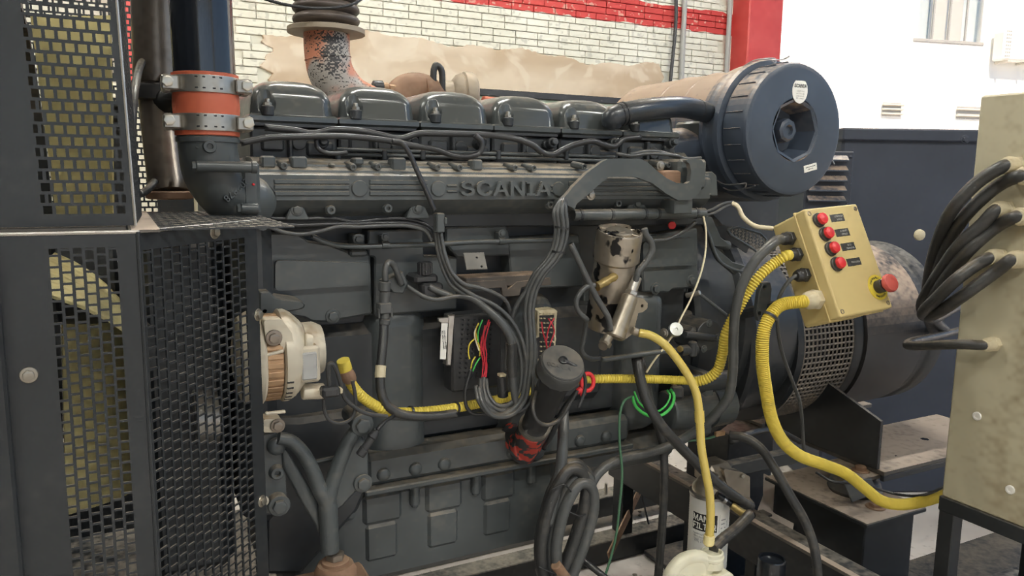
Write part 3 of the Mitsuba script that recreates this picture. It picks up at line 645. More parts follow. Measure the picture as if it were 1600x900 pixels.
# oil filter housing: bare metal with remains of black paint, leaning
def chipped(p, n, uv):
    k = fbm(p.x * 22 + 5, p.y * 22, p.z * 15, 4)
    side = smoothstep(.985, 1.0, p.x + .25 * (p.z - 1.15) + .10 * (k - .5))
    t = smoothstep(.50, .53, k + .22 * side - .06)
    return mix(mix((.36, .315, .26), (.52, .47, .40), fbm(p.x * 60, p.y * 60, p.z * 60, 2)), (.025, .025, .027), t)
bsdf('chipped_metal', proc(chipped), .36, metallic=.8)
bsdf('bare_metal', dusty((.40, .355, .29), (.17, .125, .08), .3, 24, var=.4, floor=.6), .34, metallic=.8)
of = thing('oil_filter_housing', 'leaning metal canister with chipped black paint and a ribbed top, below the lifting bracket', 'oil filter')
c1, c0 = at(969, 360, Y=1.300), at(944, 512, Y=1.362)
ax = unit(c1 - c0); Lc = np.linalg.norm(c1 - c0)
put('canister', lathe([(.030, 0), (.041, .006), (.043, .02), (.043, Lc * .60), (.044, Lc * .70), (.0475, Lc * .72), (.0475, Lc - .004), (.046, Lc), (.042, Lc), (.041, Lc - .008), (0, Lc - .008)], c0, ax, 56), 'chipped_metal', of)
Rf = frame(ax)
rb = [lathe([(.010, 0), (.012, 0), (.012, .009), (.010, .009)], c1 - ax * .008, ax, 6)]
for k in range(6):
    a = k * math.pi / 3 + .3; d = Rf @ np.array([math.cos(a), math.sin(a), 0])
    rb.append(sweep(np.linspace(c1 - ax * .003 + d * .011, c1 - ax * .003 + d * .042, 2), .0018, 6))
rb.append(lathe([(.025, 0), (.028, 0), (.028, .007), (.025, .007)], c1 - ax * .008, ax, 24))
put('top_ribs', join(rb), 'chipped_metal', of)
put('mounting_lug', plate(CF([(480, 225), (520, 180), (575, 200), (572, 290), (545, 310), (470, 300)]), 1.285, .05, .004, holes=[(994, 396, .0032)], rnd=.003), 'bare_metal', of)
bolt(of, at(977, 417, Y=1.29), .0095, kind='dome', mat='steel', long=1.6)
put('bracket', plate(CF([(215, 480), (300, 430), (330, 470), (270, 540), (215, 535)]), 1.36, .02, .002), 'paint', of)
fit_ = spline(pts([(932, 448, 1.275), (958, 433, 1.29), (972, 424, 1.31)]), 6)
put('fitting', sweep(fit_, np.where(np.arange(len(fit_)) % 3 == 0, .0098, .0084), 14), 'brass', of)
vb = thing('drain_valve', 'worn metal valve body with a lug beside the leaning canister', 'valve')
v0, v1 = at(961, 528, Y=1.262), at(985, 462, Y=1.275)
put('body', join([cyl(v0, v1, .0195, .017, 28, .003)]), 'bare_metal', vb)
put('side_arm', plate(CF([(500, 500), (590, 515), (622, 545), (620, 580), (590, 605), (560, 610), (545, 680), (530, 740), (490, 770), (440, 790), (420, 760)]), 1.275, .022, .004, holes=[(1003.5, 478, .0035)], rnd=.003), 'bare_metal', vb)
put('collar', join([lathe([(.012, 0), (.014, .002), (.014, .008), (.012, .010)], v1, v1 - v0, 6), cyl(v1, v1 + (v1 - v0) * .45, .0105, n=20)]), 'steel', vb)
put('elbow', join([sweep(spline(pts([(952, 524, 1.27), (946, 535, 1.27), (942, 541, 1.262)]), 6), .010, 14), lathe([(.010, 0), (.013, 0), (.013, .010), (.010, .010)], at(948, 533, Y=1.27), (-.6, 0, -.8), 6)]), 'bare_metal', vb)
put('outlet', cyl(at(988, 516, Y=1.27), at(1000, 521, Y=1.268), .0085, n=16), 'bare_metal', vb)
def line(name, label, L, r, mat='cable_grey', cat='hose', n=10, group=None, seg=8, smooth=True):
    return put(name, sweep(spline(pts(L), seg), r, n), mat, smooth=smooth, label=label, cat=cat, group=group)
line('oil_pipe', 'black bent pipe looping left of the leaning canister from its brass fitting', [(x, y, 1.262) for x, y in CF([(285, 430), (240, 438), (195, 475), (165, 540), (180, 600), (230, 650)])] + [(916, 500, 1.28), (913, 525, 1.30), (909, 548, 1.31), (921, 560, 1.32), (940, 560, 1.34)], .0052, cat='pipe')
line('oil_pipe', 'straight dark pipe crossing in front of the leaning canister', [(x, y, 1.262) for x, y in CF([(130, 168), (240, 400), (300, 520), (370, 640), (385, 720)])], .0062, cat='pipe')
line('oil_pipe', 'thick bent pipe rising from the drain valve to the top of the canister', [(993, 440, 1.276)] + [(x, y, 1.272) for x, y in CF([(560, 350), (620, 270), (650, 205), (640, 150), (612, 110), (600, 70)])], .0068, cat='pipe')
line('oil_pipe', 'thin black pipe curving right from the canister top to the lifting bracket', [(1012, 377, 1.36)] + [(x, y, 1.36) for x, y in CF([(670, 145), (740, 140), (818, 105)])] + [(1087, 347, 1.36)], .0042, cat='pipe')

# clear yellow drain hose
def clear_yellow(p, n, uv):
    return mix((.52, .44, .13), (.42, .33, .06), smoothstep(1.0, .72, p.z + .0))
scene['clear_hose'] = {'type': 'principled', 'base_color': {'type': 'rgb', 'value': [.60, .46, .11]}, 'roughness': .18, 'specular': .5, 'clearcoat': .6}
scene['clear_hose'] = {'type': 'twosided', 'b': scene['clear_hose']}
dh = thing('drain_hose', 'translucent yellow hose running from the drain valve down into the white jerrycan', 'hose')
HL = [(999, 520, 1.265), (1016, 524, 1.25), (1036, 536, 1.235), (1054, 556, 1.225), (1074, 585, 1.215), (1087, 612, 1.205), (1092, 640, 1.195), (1094, 670, 1.185), (1096, 700, 1.175), (1102, 735, 1.165), (1109, 775, 1.155), (1110, 815, 1.15), (1107, 852, 1.15)]
hp = spline(pts(HL), 8)
put('tube', sweep(hp, .0088, 14), 'clear_hose', dh, smooth=True)
i = int(np.argmin(np.abs(np.array([proj(p)[1] for p in hp]) - 652))); put('collar', lathe([(.0088, -.012), (.0102, -.012), (.0102, .012), (.0088, .012)], hp[i], hp[i + 1] - hp[i], 18), 'clear_hose', dh)
i = int(np.argmin(np.abs(np.array([proj(p)[1] for p in hp]) - 842))); put('nozzle', lathe([(.0088, -.010), (.0115, -.009), (.0115, .009), (.009, .012)], hp[i], hp[i + 1] - hp[i], 18), 'yellow_paint', dh)

# oil filler: leaning black neck with a big round cap
of2 = thing('oil_filler', 'leaning black filler neck with a big grey round cap on the engine side', 'oil filler')
k1, k0 = at(879, 568, Y=1.19), at(822, 695, Y=1.37)
ax = unit(k1 - k0); n1 = k1 - ax * .0
put('neck', join([cyl(k0, k1 - ax * .01, .026, .031, 36)]), 'black_plastic', of2)
put('base', join([cyl(k0 - ax * .035, k0 + ax * .055, .029, .030, 32, .004), cyl(k0 + (0, .06, 0), k0 - (.0, .01, 0), .034, n=32)]), 'red_paint_worn', of2)
bsdf('red_paint_worn', proc(lambda p, n, uv: mix((.035, .038, .04), (.42, .05, .035), smoothstep(.57, .64, fbm(p.x * 55, p.y * 55, p.z * 55, 3) + 1.6 * (p.x - .665) - .06))), .5)
put('sleeve', lathe([(.0305, 0), (.032, .002), (.032, .03), (.0305, .032)], k0 + ax * .03, ax, 32), 'red_paint_worn', of2)
put('hose_clamp', lathe([(.0312, 0), (.0330, 0), (.0330, .009), (.0312, .009)], k0 + ax * .066, ax, 32), 'clamp_steel', of2)
cap = put('cap', join([lathe([(.034, -.030), (.0435, -.028), (.0445, -.005), (.042, .001), (.034, .002), (0, .002)], k1, ax, 14), lathe([(.0405, 0), (.0405, .0035), (.039, .0055), (0, .0065)], k1, ax, 40)]), 'cable_grey', of2)
Rk = frame(ax, (0, -1, .2))
put('cap_button', lathe([(.0085, 0), (.0085, .004), (.006, .005), (.005, .003), (0, .003)], k1 + ax * .006 + Rk[:, 1] * -.002, ax, 24), 'black_plastic', cap)
rt = np.stack([unit(np.cross(np.cross(ax, (1, 0, -.75)), ax)), np.zeros(3), ax], 1); rt[:, 1] = np.cross(ax, rt[:, 0])
put('cap_lettering', text('SCANIA', .0085, k1 + ax * .0058 - rt[:, 1] * .013 - rt[:, 0] * .008, rt, .0012, True), 'cable_grey', cap, smooth=False)
st = spline([k1 + ax * .009, k1 + ax * .009 + (.022, -.008, -.012), k1 + ax * -.004 + (.040, -.014, -.02), k1 + (.043, -.012, -.05), k1 + (.028, -.015, -.085)], 8)
put('cap_strap', sweep(st, .0034, 8), 'black_plastic', of2, smooth=True)
hoop = k1 - ax * .090
A_ = spline([hoop + Rk @ (.042 * math.cos(t), .030 * math.sin(t), -.02 * abs(math.sin(t))) for t in np.linspace(0, 2 * math.pi, 14)[:-1]], 5, True)
hl = pts([(838, 612, 1.24), (834, 626, 1.225), (833, 642, 1.215), (840, 658, 1.21), (855, 664, 1.21), (872, 657, 1.205), (884, 642, 1.20), (893, 626, 1.20), (902, 610, 1.20)])
put('strap_loop', sweep(spline(hl, 8), .0038, 10), 'black_rubber', of2, smooth=True)
ds = thing('dipstick', 'red ring handle of the oil dipstick beside the filler cap', 'dipstick')
rp = at(918, 597, Y=1.225); Rr_ = frame((.15, -1, .15))
ring = [rp + Rr_ @ (.0155 * math.cos(t), .0165 * math.sin(t), 0) for t in np.linspace(0, 2 * math.pi, 25)[:-1]]
put('ring', join([sweep(np.array(ring), .0042, 10, closed=True), sweep(pts([(909, 606, 1.225), (901, 613, 1.225)]), [.006, .0055], 10), sweep(pts([(908, 609, 1.225), (911, 617, 1.225)]), [.005, .006], 10)]), 'red_plastic', ds, smooth=True)
put('tube', sweep(spline(pts([(901, 612, 1.225), (880, 640, 1.25), (862, 680, 1.30), (850, 700, 1.36)]), 8), .0052, 10), 'paint_dark', ds, smooth=True)

# starter motor
sm = thing('starter_motor', 'dark grey starter motor under the green cable loop at the flywheel housing', 'starter motor')
s0, s1 = at(1040, 648, Y=1.40), at(1132, 626, Y=1.40); s0[2] = s1[2] = (s0[2] + s1[2]) / 2
put('body', lathe([(.03, -.006), (.046, 0), (.050, .006), (.050, .075), (.0515, .078), (.0515, .082), (.050, .085), (.050, s1[0] - s0[0]), (.055, s1[0] - s0[0] + .002), (.055, 1.262 - s0[0])], (s0[0], 1.405, s0[2]), (1, 0, 0), 44), 'paint', sm)
put('solenoid', cyl((s0[0] + .02, 1.39, s0[2] + .062), (s1[0] + .0, 1.39, s0[2] + .062), .024, n=28), 'paint_dark', sm)
for dz in (-.02, .0): bolt(sm, np.array([s0[0] + .02, 1.393, s0[2] + .066 + dz]), .006, (-1, -.2, .1), 'nut', 'copper')
put('terminal_boot', obox(np.array([s0[0] + .01, 1.375, s0[2] + .055]), frame((-.6, -1, .2)), (.03, .03, .022), .005), 'black_rubber', sm)
put('flange', box(1.215, 1.262, 1.37, 1.50, s0[2] - .07, s0[2] + .09, .012), 'paint', sm)
bolt(sm, (1.214, 1.385, s0[2] - .05), .010, (-1, 0, 0), 'hex')
line('green_wire_loop', 'bright green insulated wire looped over the starter motor', [(988, 619, 1.35), (993, 634, 1.345), (1006, 646, 1.342), (1023, 651, 1.342), (1040, 645, 1.342), (1051, 631, 1.345), (1053, 617, 1.35), (1047, 608, 1.36)], .0036, 'green_wire', 'cable')
line('green_wire_loop', 'inner thinner green wire looped over the starter motor', [(991, 612, 1.352), (998, 628, 1.349), (1010, 638, 1.346), (1026, 643, 1.346), (1040, 634, 1.348), (1047, 618, 1.352), (1042, 609, 1.36)], .0024, 'green_wire', 'cable')
bsdf('dark_green_wire', (.06, .15, .085), .45)
line('green_wire', 'thin dark green wire hanging from the starter down to the floor', [(988, 619, 1.35), (975, 627, 1.34), (969, 645, 1.335), (968, 690, 1.33), (972, 740, 1.325), (968, 790, 1.32), (962, 840, 1.315), (945, 900, 1.31), (930, 930, 1.31)], .0028, 'dark_green_wire', 'cable')

# breather hose above the last rocker covers
bh = thing('breather_hose', 'thick black curved hose lying over the last rocker covers', 'hose')
hp = spline(pts([(956, 196, 1.425), (958, 184, 1.418), (972, 178, 1.415), (1000, 172, 1.415), (1035, 168, 1.43), (1070, 168, 1.46), (1100, 175, 1.49), (1122, 184, 1.51)]), 8)
put('tube', sweep(hp, np.interp(np.arange(len(hp)), [0, 6, 14, 24, 40, len(hp) - 1], [.021, .024, .024, .0235, .025, .024]), 20), 'hose_black', bh, smooth=50)
for i in (15, len(hp) - 12): ring_tie(hp, i, .0245, 'black_plastic', bh, 'hose_clamp', .003)
for i in (17, len(hp) - 3): ring_tie(hp, i, .0248, 'black_plastic', bh, 'hose_clamp', .0018)
bsdf('wire_clip', (.5, .5, .52), .3, metallic=.9)
# engine control unit
ec = thing('control_unit', 'black electronic control unit with a white label strip, its connectors open', 'control unit')
e0, e1 = at(703, 492, Y=1.37), at(772, 596, Y=1.37)
put('housing', box(e0[0], e1[0] + .012, 1.36, 1.405, e1[2] - .01, e0[2], .004), 'black_plastic', ec)
put('label_plate', plate(CW([(75, 315), (112, 315), (100, 532), (66, 530)]), 1.352, .002, .0005), 'label_white', ec)
put('side_rail', plate(CW([(112, 272), (155, 270), (132, 570), (104, 566)]), 1.355, .02, .002), 'steel', ec)
put('hook', plate(CW([(55, 290), (118, 285), (116, 318), (78, 318), (60, 310)]), 1.35, .006, .001), 'steel', ec)
o = at(694, 531, Y=1.3515); Rv = np.stack([[0, 0, -1.0], [1, 0, 0], [0, -1, 0]], 1) @ np.diag([1, 1, 1])
for r_ in (-.0022, .0022):
    put('label_text', text('8211 4390 7 1150 8803', .0022, o + (r_, 0, 0), np.stack([[0.10, 0, -1.0], [1, 0, .10], [0, -1, 0]], 1), .0006), 'ink', ec, smooth=False)
teeth = []
for x in np.linspace(724, 768, 6):
    for y in np.linspace(500, 590, 13):
        p = at(x + (y - 500) * -.06, y, Y=1.357); teeth.append(obox(p, np.eye(3), (.003, .010, .0022), 0))
put('connector_pins', join(teeth), 'black_plastic', ec, kind='stuff', smooth=False)
cb = thing('connector_board', 'open beige connector board full of pins behind the black cable bundle', 'connector')
put('board', plate(CW([(640, 245), (740, 235), (756, 250), (750, 300), (745, 470), (690, 540), (610, 550), (605, 400), (636, 390)]), 1.35, .03, .002), 'beige_plastic', cb)
put('recess', plate(CW([(650, 275), (735, 270), (735, 455), (690, 520), (622, 530), (622, 410), (650, 400)]), 1.3485, .02, .001), 'ink', cb)
teeth = []
for x in np.linspace(845, 866, 5):
    for y in np.linspace(490, 556, 10):
        if rng.random() < .8: teeth.append(obox(at(x, y, Y=1.347), np.eye(3), (.004, .006, .0022), .0004))
put('connector_pins', join(teeth), 'beige_plastic', cb, kind='stuff', smooth=False)
def wires(L, mat, word, Y0):
    for i, w in enumerate(L):
        line(f'{word}_wire', f'thin {word} wire running into the open control unit connector', [(x, y, Y0 - .004 * (k % 2)) for k, (x, y) in enumerate(CW(w))], .0015, mat, 'wire', 6, f'{word} wires at the open control unit')
wires([[(352, 300), (335, 345), (312, 400), (305, 470), (318, 550), (312, 640)], [(345, 320), (325, 370), (322, 440), (325, 520), (330, 590), (318, 640)], [(358, 310), (345, 360), (330, 430), (338, 500), (335, 560), (330, 640)], [(330, 330), (318, 390), (310, 450), (322, 500), (340, 560), (335, 635)]], 'red_wire', 'red', 1.342)
wires([[(735, 290), (710, 330), (695, 380), (690, 430), (695, 490)], [(700, 290), (725, 330), (735, 370), (715, 430), (700, 480)], [(660, 310), (668, 370), (680, 410), (690, 450)]], 'red_wire', 'crimson', 1.338)
wires([[(292, 318), (275, 360), (285, 420), (300, 470), (298, 510)], [(268, 410), (240, 440), (232, 490), (240, 530)], [(272, 515), (255, 545), (246, 588)]], 'yellow_wire', 'yellow', 1.344)
wires([[(315, 300), (300, 335), (288, 380), (290, 430)], [(300, 520), (275, 560), (258, 600)]], 'green_wire', 'lime', 1.346)
wires([[(285, 330), (268, 375), (278, 430), (295, 480)], [(730, 380), (742, 410), (735, 430), (720, 420)]], 'white_wire', 'cream', 1.343)

# ---------------------------------------------------------------- harnesses
def cable(label, L, r=.0042, mat='cable_grey', name='cable', Y=None, group=None):
    return line(name, label, [(q[0], q[1], q[2] if len(q) > 2 else Y) for q in L], r, mat, 'cable', 10, group)
cable('black ribbed harness tube running along under the first rocker covers', C3([(128, 262), (330, 284), (400, 300), (470, 290), (530, 276), (700, 285), (830, 310), (930, 330), (1040, 300), (1150, 300), (1400, 305)]) + C4([(0, 315), (130, 340), (200, 370), (260, 415), (320, 425), (380, 395), (450, 365), (560, 345), (620, 365), (690, 375), (740, 335), (840, 322)]), .0062, 'black_plastic', 'harness_tube', 1.405)
cable('black smooth harness tube sagging under the second and third rocker covers', C3([(-15, 356), (150, 325), (330, 318), (560, 315), (720, 325), (880, 345), (1000, 370), (1150, 395), (1250, 430), (1330, 438), (1410, 410), (1420, 350), (1380, 310)]), .0058, 'black_plastic', 'harness_tube', 1.392)
cable('short black lead curving down from the first injector', C3([(435, 335), (445, 385), (485, 412), (560, 418), (620, 412)]), .0042, 'black_plastic', 'injector_lead', 1.405)
cable('thin black lead beside the last injectors above the lifting bracket', C4([(780, 425), (880, 405), (960, 410), (1060, 440), (1130, 450), (1200, 445)]), .0042, 'cable_grey', 'injector_lead', 1.38)
cable('thin grey lead running parallel to another over the lifting bracket', C4([(700, 420), (790, 432), (880, 420), (1000, 425), (1080, 440), (1110, 470), (1130, 520)]), .0036, 'cable_grey', 'injector_lead', 1.372)
cable('black cable slanting down over the raised letters of the manifold', C3([(885, 345), (940, 352), (985, 410), (1030, 510), (1080, 620), (1110, 690), (1140, 760)]), .0046, 'black_plastic', 'sensor_cable', 1.322)
LH = 'left harness branches at the front end of the engine'
cable('dark cable on top of the flat bundle left below the manifold', C5([(90, 45), (300, 45), (480, 45), (600, 65), (750, 50), (880, 45), (1000, 65), (1080, 115), (1100, 170)]), .0038, 'black_plastic', Y=1.36)
cable('second dark cable of the flat bundle left below the manifold', C5([(100, 68), (250, 85), (400, 80), (600, 77), (800, 72), (960, 80), (1060, 120), (1090, 180)]), .0038, 'black_plastic', Y=1.355)
cable('lowest cable with a ring lug, sagging left below the manifold', C5([(45, 85), (100, 105), (180, 130), (280, 140), (400, 120), (500, 95), (640, 95), (800, 88), (940, 92), (1040, 125), (1075, 180)]), .0036, 'cable_grey', Y=1.35)
lg_ = at(410, 351, Y=1.345); put('ring_lug', lathe([(.0042, 0), (.0098, 0), (.0098, .005), (.0042, .005), (.0042, 0)], lg_, (0, -1, 0), 24), 'paint', label='round cable lug at the left end of the sagging cable', cat='cable lug')
cn = thing('cable_connector', 'small upright connector block hanging from the slanting cable', 'connector')
p = at(686, 348, Y=1.325); put('body', join([box(p[0] - .008, p[0] + .008, 1.315, 1.335, p[2] - .018, p[2] + .018, .002), box(p[0] + .006, p[0] + .011, 1.312, 1.33, p[2] - .002, p[2] + .010, .001)]), 'paint', cn)
LB_ = 'harness strands from the left down to the open control unit'
def strand(base, L, group, label, r, mat='cable_grey', dx=0, dy=0, dY=0):
    cable(label, [(x + dx, y + dy, q + dY) for x, y, q in L], r, mat, 'harness_strand', None, None)
left = [(684, 360, 1.34), (690, 395, 1.335), (699, 420, 1.33), (712, 441, 1.325), (737, 460, 1.315), (771, 476, 1.305), (794, 495, 1.30), (811, 521, 1.295), (821, 553, 1.29), (823, 591, 1.285), (816, 622, 1.285), (799, 640, 1.285), (776, 648, 1.29), (758, 636, 1.30), (751, 610, 1.32), (751, 592, 1.335)]
strand('', left, LB_, 'outermost harness strand curving from the small upright connector down around the open wires', .0042)
strand('', [(680, 358, 1.345), (685, 395, 1.342), (693, 422, 1.338), (706, 446, 1.332), (730, 462, 1.322), (762, 481, 1.312), (786, 500, 1.306), (803, 525, 1.30), (813, 556, 1.296), (815, 590, 1.292), (809, 616, 1.292), (795, 632, 1.292), (776, 640, 1.296), (762, 630, 1.304), (756, 608, 1.322), (756, 590, 1.336)], LB_, 'inner harness strand parallel to the outermost one round the open wires', .0042)
strand('', [(688, 362, 1.335), (696, 400, 1.328), (708, 428, 1.322), (726, 444, 1.315), (748, 449, 1.31), (772, 458, 1.31), (790, 470, 1.315), (796, 484, 1.32), (800, 500, 1.325)], LB_, 'upper harness strand bending right above the control unit', .0040)
strand('', [(636, 447, 1.355), (660, 462, 1.345), (680, 468, 1.338), (712, 463, 1.33), (736, 466, 1.322), (758, 480, 1.314), (776, 496, 1.308)], LB_, 'light grey strand coming from the upright plug on the left', .0042)
th = thing('sheathed_cable', 'thickest grey sheathed cable hanging in the middle of the loops', 'cable')
hp = spline(pts([(714, 462, 1.332), (737, 466, 1.315), (758, 481, 1.303), (782, 503, 1.292), (797, 527, 1.285), (800, 545, 1.285), (799, 569, 1.285), (802, 600, 1.285), (806, 632, 1.29)]), 8)
put('sheath', sweep(hp, np.interp(np.arange(len(hp)), [0, 20, 34, 40, 60, 64], [.0048, .0078, .0085, .0078, .0075, .006]), 12), 'cable_grey', th, smooth=True)
put('shrink_tube', sweep(hp[36:54], .0096, 12), 'black_rubber', th, smooth=50)
right = [(889, 300, 1.312), (880, 316, 1.282), (878, 332, 1.274), (880, 356, 1.272), (876, 384, 1.272), (864, 407, 1.275), (846, 428, 1.28), (833, 453, 1.288), (827, 485, 1.29), (829, 520, 1.288), (830, 555, 1.284), (827, 588, 1.280), (820, 625, 1.278), (801, 647, 1.278), (772, 650, 1.28), (754, 630, 1.29), (748, 605, 1.31)]
for i, (dx, dY, lb_) in enumerate([(0, 0, 'frontmost'), (-7, .006, 'second'), (6, .004, 'rightmost of the front'), (-12, .012, 'leftmost'), (3, .014, 'rear')]):
    L = [(x + dx * (1 - .3 * k / 16) * min(1, k / 2), y - 2.2 * i * (k > 11), q + dY) for k, (x, y, q) in enumerate(right)]
    if i == 2: L = L[:12] + [(832, 620, 1.285), (815, 640, 1.29), (790, 640, 1.30)]
    if i == 3: L = L[:8] + [(806, 480, 1.31), (797, 510, 1.32), (793, 545, 1.325), (790, 580, 1.33)]
    if i == 4: L = L[:10] + [(836, 540, 1.30), (838, 575, 1.31), (846, 600, 1.32)]
    cable(f'{lb_} strand of the grey cable bundle hanging from the lifting bracket', L, .0046, 'cable_grey', 'harness_strand')
for y in (356, 394):
    p = at(878 if y < 370 else 873, y, Y=1.274); put('cable_tie', lathe([(.0125, -.002), (.0138, -.002), (.0138, .002), (.0125, .002), (.0125, -.002)], p, (0.15, 0, 1), 20), 'black_plastic', label=f'{"upper" if y < 370 else "lower"} black cable tie round the hanging grey bundle', cat='cable tie')
lps = [(0, 'outer'), (7, 'middle'), (14, 'inner')]
for d_, w_ in lps:
    cable(f'{w_} of three dark leads looping below the open wires', [(751 + d_ * .6, 592, 1.335), (752 + d_ * .8, 615, 1.315), (762 + d_ * .8, 636 - d_ * .4, 1.30), (782, 648 - d_, 1.292), (806, 644 - d_, 1.295), (830, 634 - d_, 1.305), (846, 622 - d_, 1.32)], .0040, 'cable_grey', 'loop_lead')
cable('dark single lead left of the open wires, bending down to the yellow conduit', CW([(246, 588), (225, 660), (212, 730), (222, 810), (260, 848), (340, 850)]), .0036, 'black_plastic', 'loop_lead', 1.325)
cp = thing('cable_connector', 'round black plug with a pale end standing between the harness loops', 'connector')
p0, p1 = at(786, 620, Y=1.318), at(784, 588, Y=1.318)
put('body', join([cyl(p0, p1, .0105, n=20), lathe([(.0115, 0), (.0115, .004), (.0105, .005)], p0 + (0, 0, .010), (0, 0, 1), 20)]), 'black_plastic', cp); put('insert', box(p1[0] - .007, p1[0] + .007, p1[1] - .007, p1[1] + .007, p1[2], p1[2] + .006, .001), 'beige_plastic', cp)
# upright plug with its cable (left middle)
up_ = thing('plug_connector', 'grey upright plug connector on a thick black cable in front of the block', 'connector')
a0, a1 = at(603, 402, Y=1.36), at(601, 520, Y=1.36)
def seg(y0, y1, r, x=None): return cyl(at(601.5 if x is None else x, y0, Y=1.345), at(600.5 if x is None else x, y1, Y=1.345), r, n=18)
put('body', join([seg(440, 455, .0112), seg(455, 475, .0098), seg(486, 498, .0098), seg(498, 507, .0108)]), 'cable_grey', up_)
p = at(600, 484, Y=1.345); put('lock', join([box(p[0] - .012, p[0] + .012, 1.333, 1.356, p[2] - .006, p[2] + .014, .002), box(p[0] - .014, p[0] - .010, 1.335, 1.354, p[2] - .014, p[2] + .004, .001), box(p[0] + .010, p[0] + .014, 1.335, 1.354, p[2] - .014, p[2] + .004, .001)]), 'ink_grey' if False else 'cable_grey', up_)
put('top_sleeve', sweep(spline(pts([(602, 440, 1.345), (602, 420, 1.345), (607, 410, 1.35), (614, 413, 1.355), (622, 430, 1.36), (628, 445, 1.365)]), 6), .0058, 10), 'cable_grey', up_, smooth=True)
hp = spline(pts([(600, 506, 1.345), (599, 530, 1.335), (596, 560, 1.322), (594, 590, 1.312), (596, 615, 1.305), (604, 632, 1.30), (622, 645, 1.298), (645, 650, 1.298), (680, 650, 1.30), (712, 646, 1.305)]), 8)
put('cable', sweep(hp, .0085, 14), 'black_rubber', up_, smooth=True)
i = 20; put('tape', sweep(hp[19:25], .0100, 12), 'beige_plastic', up_)
put('bracket_arm', plate(C5([(780, 430), (900, 370), (930, 440), (900, 505), (840, 500), (800, 450)]), 1.37, .03, .002), 'paint', eng)
# ribbed pressure sensor
ps = thing('pressure_sensor', 'ribbed black knob sensor on a bracket beside the upright plug', 'sensor')
p = at(664, 425, Y=1.37)
put('base', join([box(p[0] - .024, p[0] + .024, 1.36, 1.412, p[2] - .022, p[2] - .004, .005), box(p[0] - .012, p[0] + .03, 1.35, 1.38, p[2] - .05, p[2] - .02, .004)]), 'black_plastic', ps)
kn = [cyl(p + (0, 0, -.006), p + (0, 0, .020), .0128, n=24)]
for k in range(14): a = k * 2 * math.pi / 14; kn.append(cyl(p + (.0128 * math.cos(a), .0128 * math.sin(a), -.004), p + (.0128 * math.cos(a), .0128 * math.sin(a), .018), .0019, n=6))
put('knob', join(kn), 'black_plastic', ps)
put('plug', sweep(spline(pts([(670, 448, 1.352), (690, 457, 1.345), (706, 463, 1.338)]), 5), .0068, 10), 'cable_grey', ps, smooth=True)
# little sensor plug near the wishbone
sp = thing('plug_connector', 'small black plug hanging loose beside the wishbone support', 'connector')
p0, p1 = at(562, 712, Y=1.255), at(589, 672, Y=1.255)
put('body', join([cyl(p0, p0 + (p1 - p0) * .3, .0085, n=14), cyl(p0 + (p1 - p0) * .28, p0 + (p1 - p0) * .72, .0072, n=14), cyl(p0 + (p1 - p0) * .7, p1, .0088, .006, n=14)]), 'black_plastic', sp)
put('lead', sweep(spline(pts([(589, 672, 1.255), (600, 660, 1.265), (615, 650, 1.285)]), 5), .0035, 8), 'black_plastic', sp, smooth=True)
# yellow conduit along the engine side: three visible lengths are one conduit
yc = thing('yellow_conduit', 'yellow corrugated conduit running along the engine side from the alternator', 'conduit')
hp = pts([(538, 566, 1.262), (541, 582, 1.268), (553, 606, 1.28), (575, 627, 1.295), (610, 643, 1.31), (650, 644, 1.32), (700, 639, 1.33), (760, 628, 1.36), (830, 612, 1.375), (900, 594, 1.36), (940, 592, 1.345), (1000, 592, 1.34), (1060, 594, 1.335), (1095, 596, 1.33)])
put('tube', conduit(hp, .0098), 'yellow_conduit', yc, smooth=60)
sl = spline(hp, 10)
put('smooth_end', sweep(pts([(536, 563, 1.261), (541, 580, 1.266)]), .0112, 14), 'yellow_conduit', yc, smooth=50)
put('end_plug', join([sweep(spline(pts([(541, 580, 1.262), (546, 592, 1.262), (548, 598, 1.262)]), 4), [.011, .012, .0125, .0125, .012, .0115, .011, .010, .008], 14)]), 'rust', yc, smooth=50)
for x in (642, 712): 
    i = int(np.argmin(np.abs(np.array([proj(p)[0] for p in sl]) - x))); ring_tie(sl, i, .0112, 'black_plastic', yc)
cable('dark cable tied along the underside of the yellow conduit', [(612, 651, 1.308), (640, 653, 1.318), (680, 652, 1.326), (711, 648, 1.332)], .0062, 'cable_grey', 'conduit_cable')
cable('dark cable running from the alternator plug up behind the yellow conduit', [(600, 640, 1.31), (575, 632, 1.30), (555, 615, 1.29), (545, 600, 1.285)], .0050, 'black_rubber', 'conduit_cable')

# dial thermometer and its capillary, speed sensor unit
tg = thing('bleed_knob', 'shiny round aluminium knob at the end of a thin cream tube', 'knob')
p = at(1057, 514, Y=1.285); nz = unit((-.25, -.8, .45))
bsdf('turned_alu', (.46, .47, .44), .38, metallic=.85)
put('disc', lathe([(.0145, -.012), (.0155, -.010), (.0155, -.002), (.0150, 0), (.0135, 0), (.003, .0008), (.002, -.001), (0, -.001)], p, nz, 36), 'turned_alu', tg)
put('stem', cyl(p - nz * .012, p - nz * .05 + (.0, .02, -.02), .0085, n=16), 'turned_alu', tg)
fp_ = thing('fuel_pump', 'small dark fuel feed pump behind the shiny round knob', 'fuel pump')
p2 = at(1092, 520, Y=1.36)
put('body', join([cyl(p2 + (0, -.035, 0), p2 + (0, .05, 0), .036, n=32), box(p2[0] - .045, p2[0] + .03, 1.33, 1.40, p2[2] - .03, p2[2] + .02, .008), cyl(at(1070, 523, Y=1.32), at(1115, 528, Y=1.325), .009, n=16), cyl(at(1063, 548, Y=1.31), at(1088, 545, Y=1.31), .012, n=20), cyl(at(1082, 534, Y=1.305), at(1082, 556, Y=1.305), .010, n=16)]), 'paint_dark', fp_)
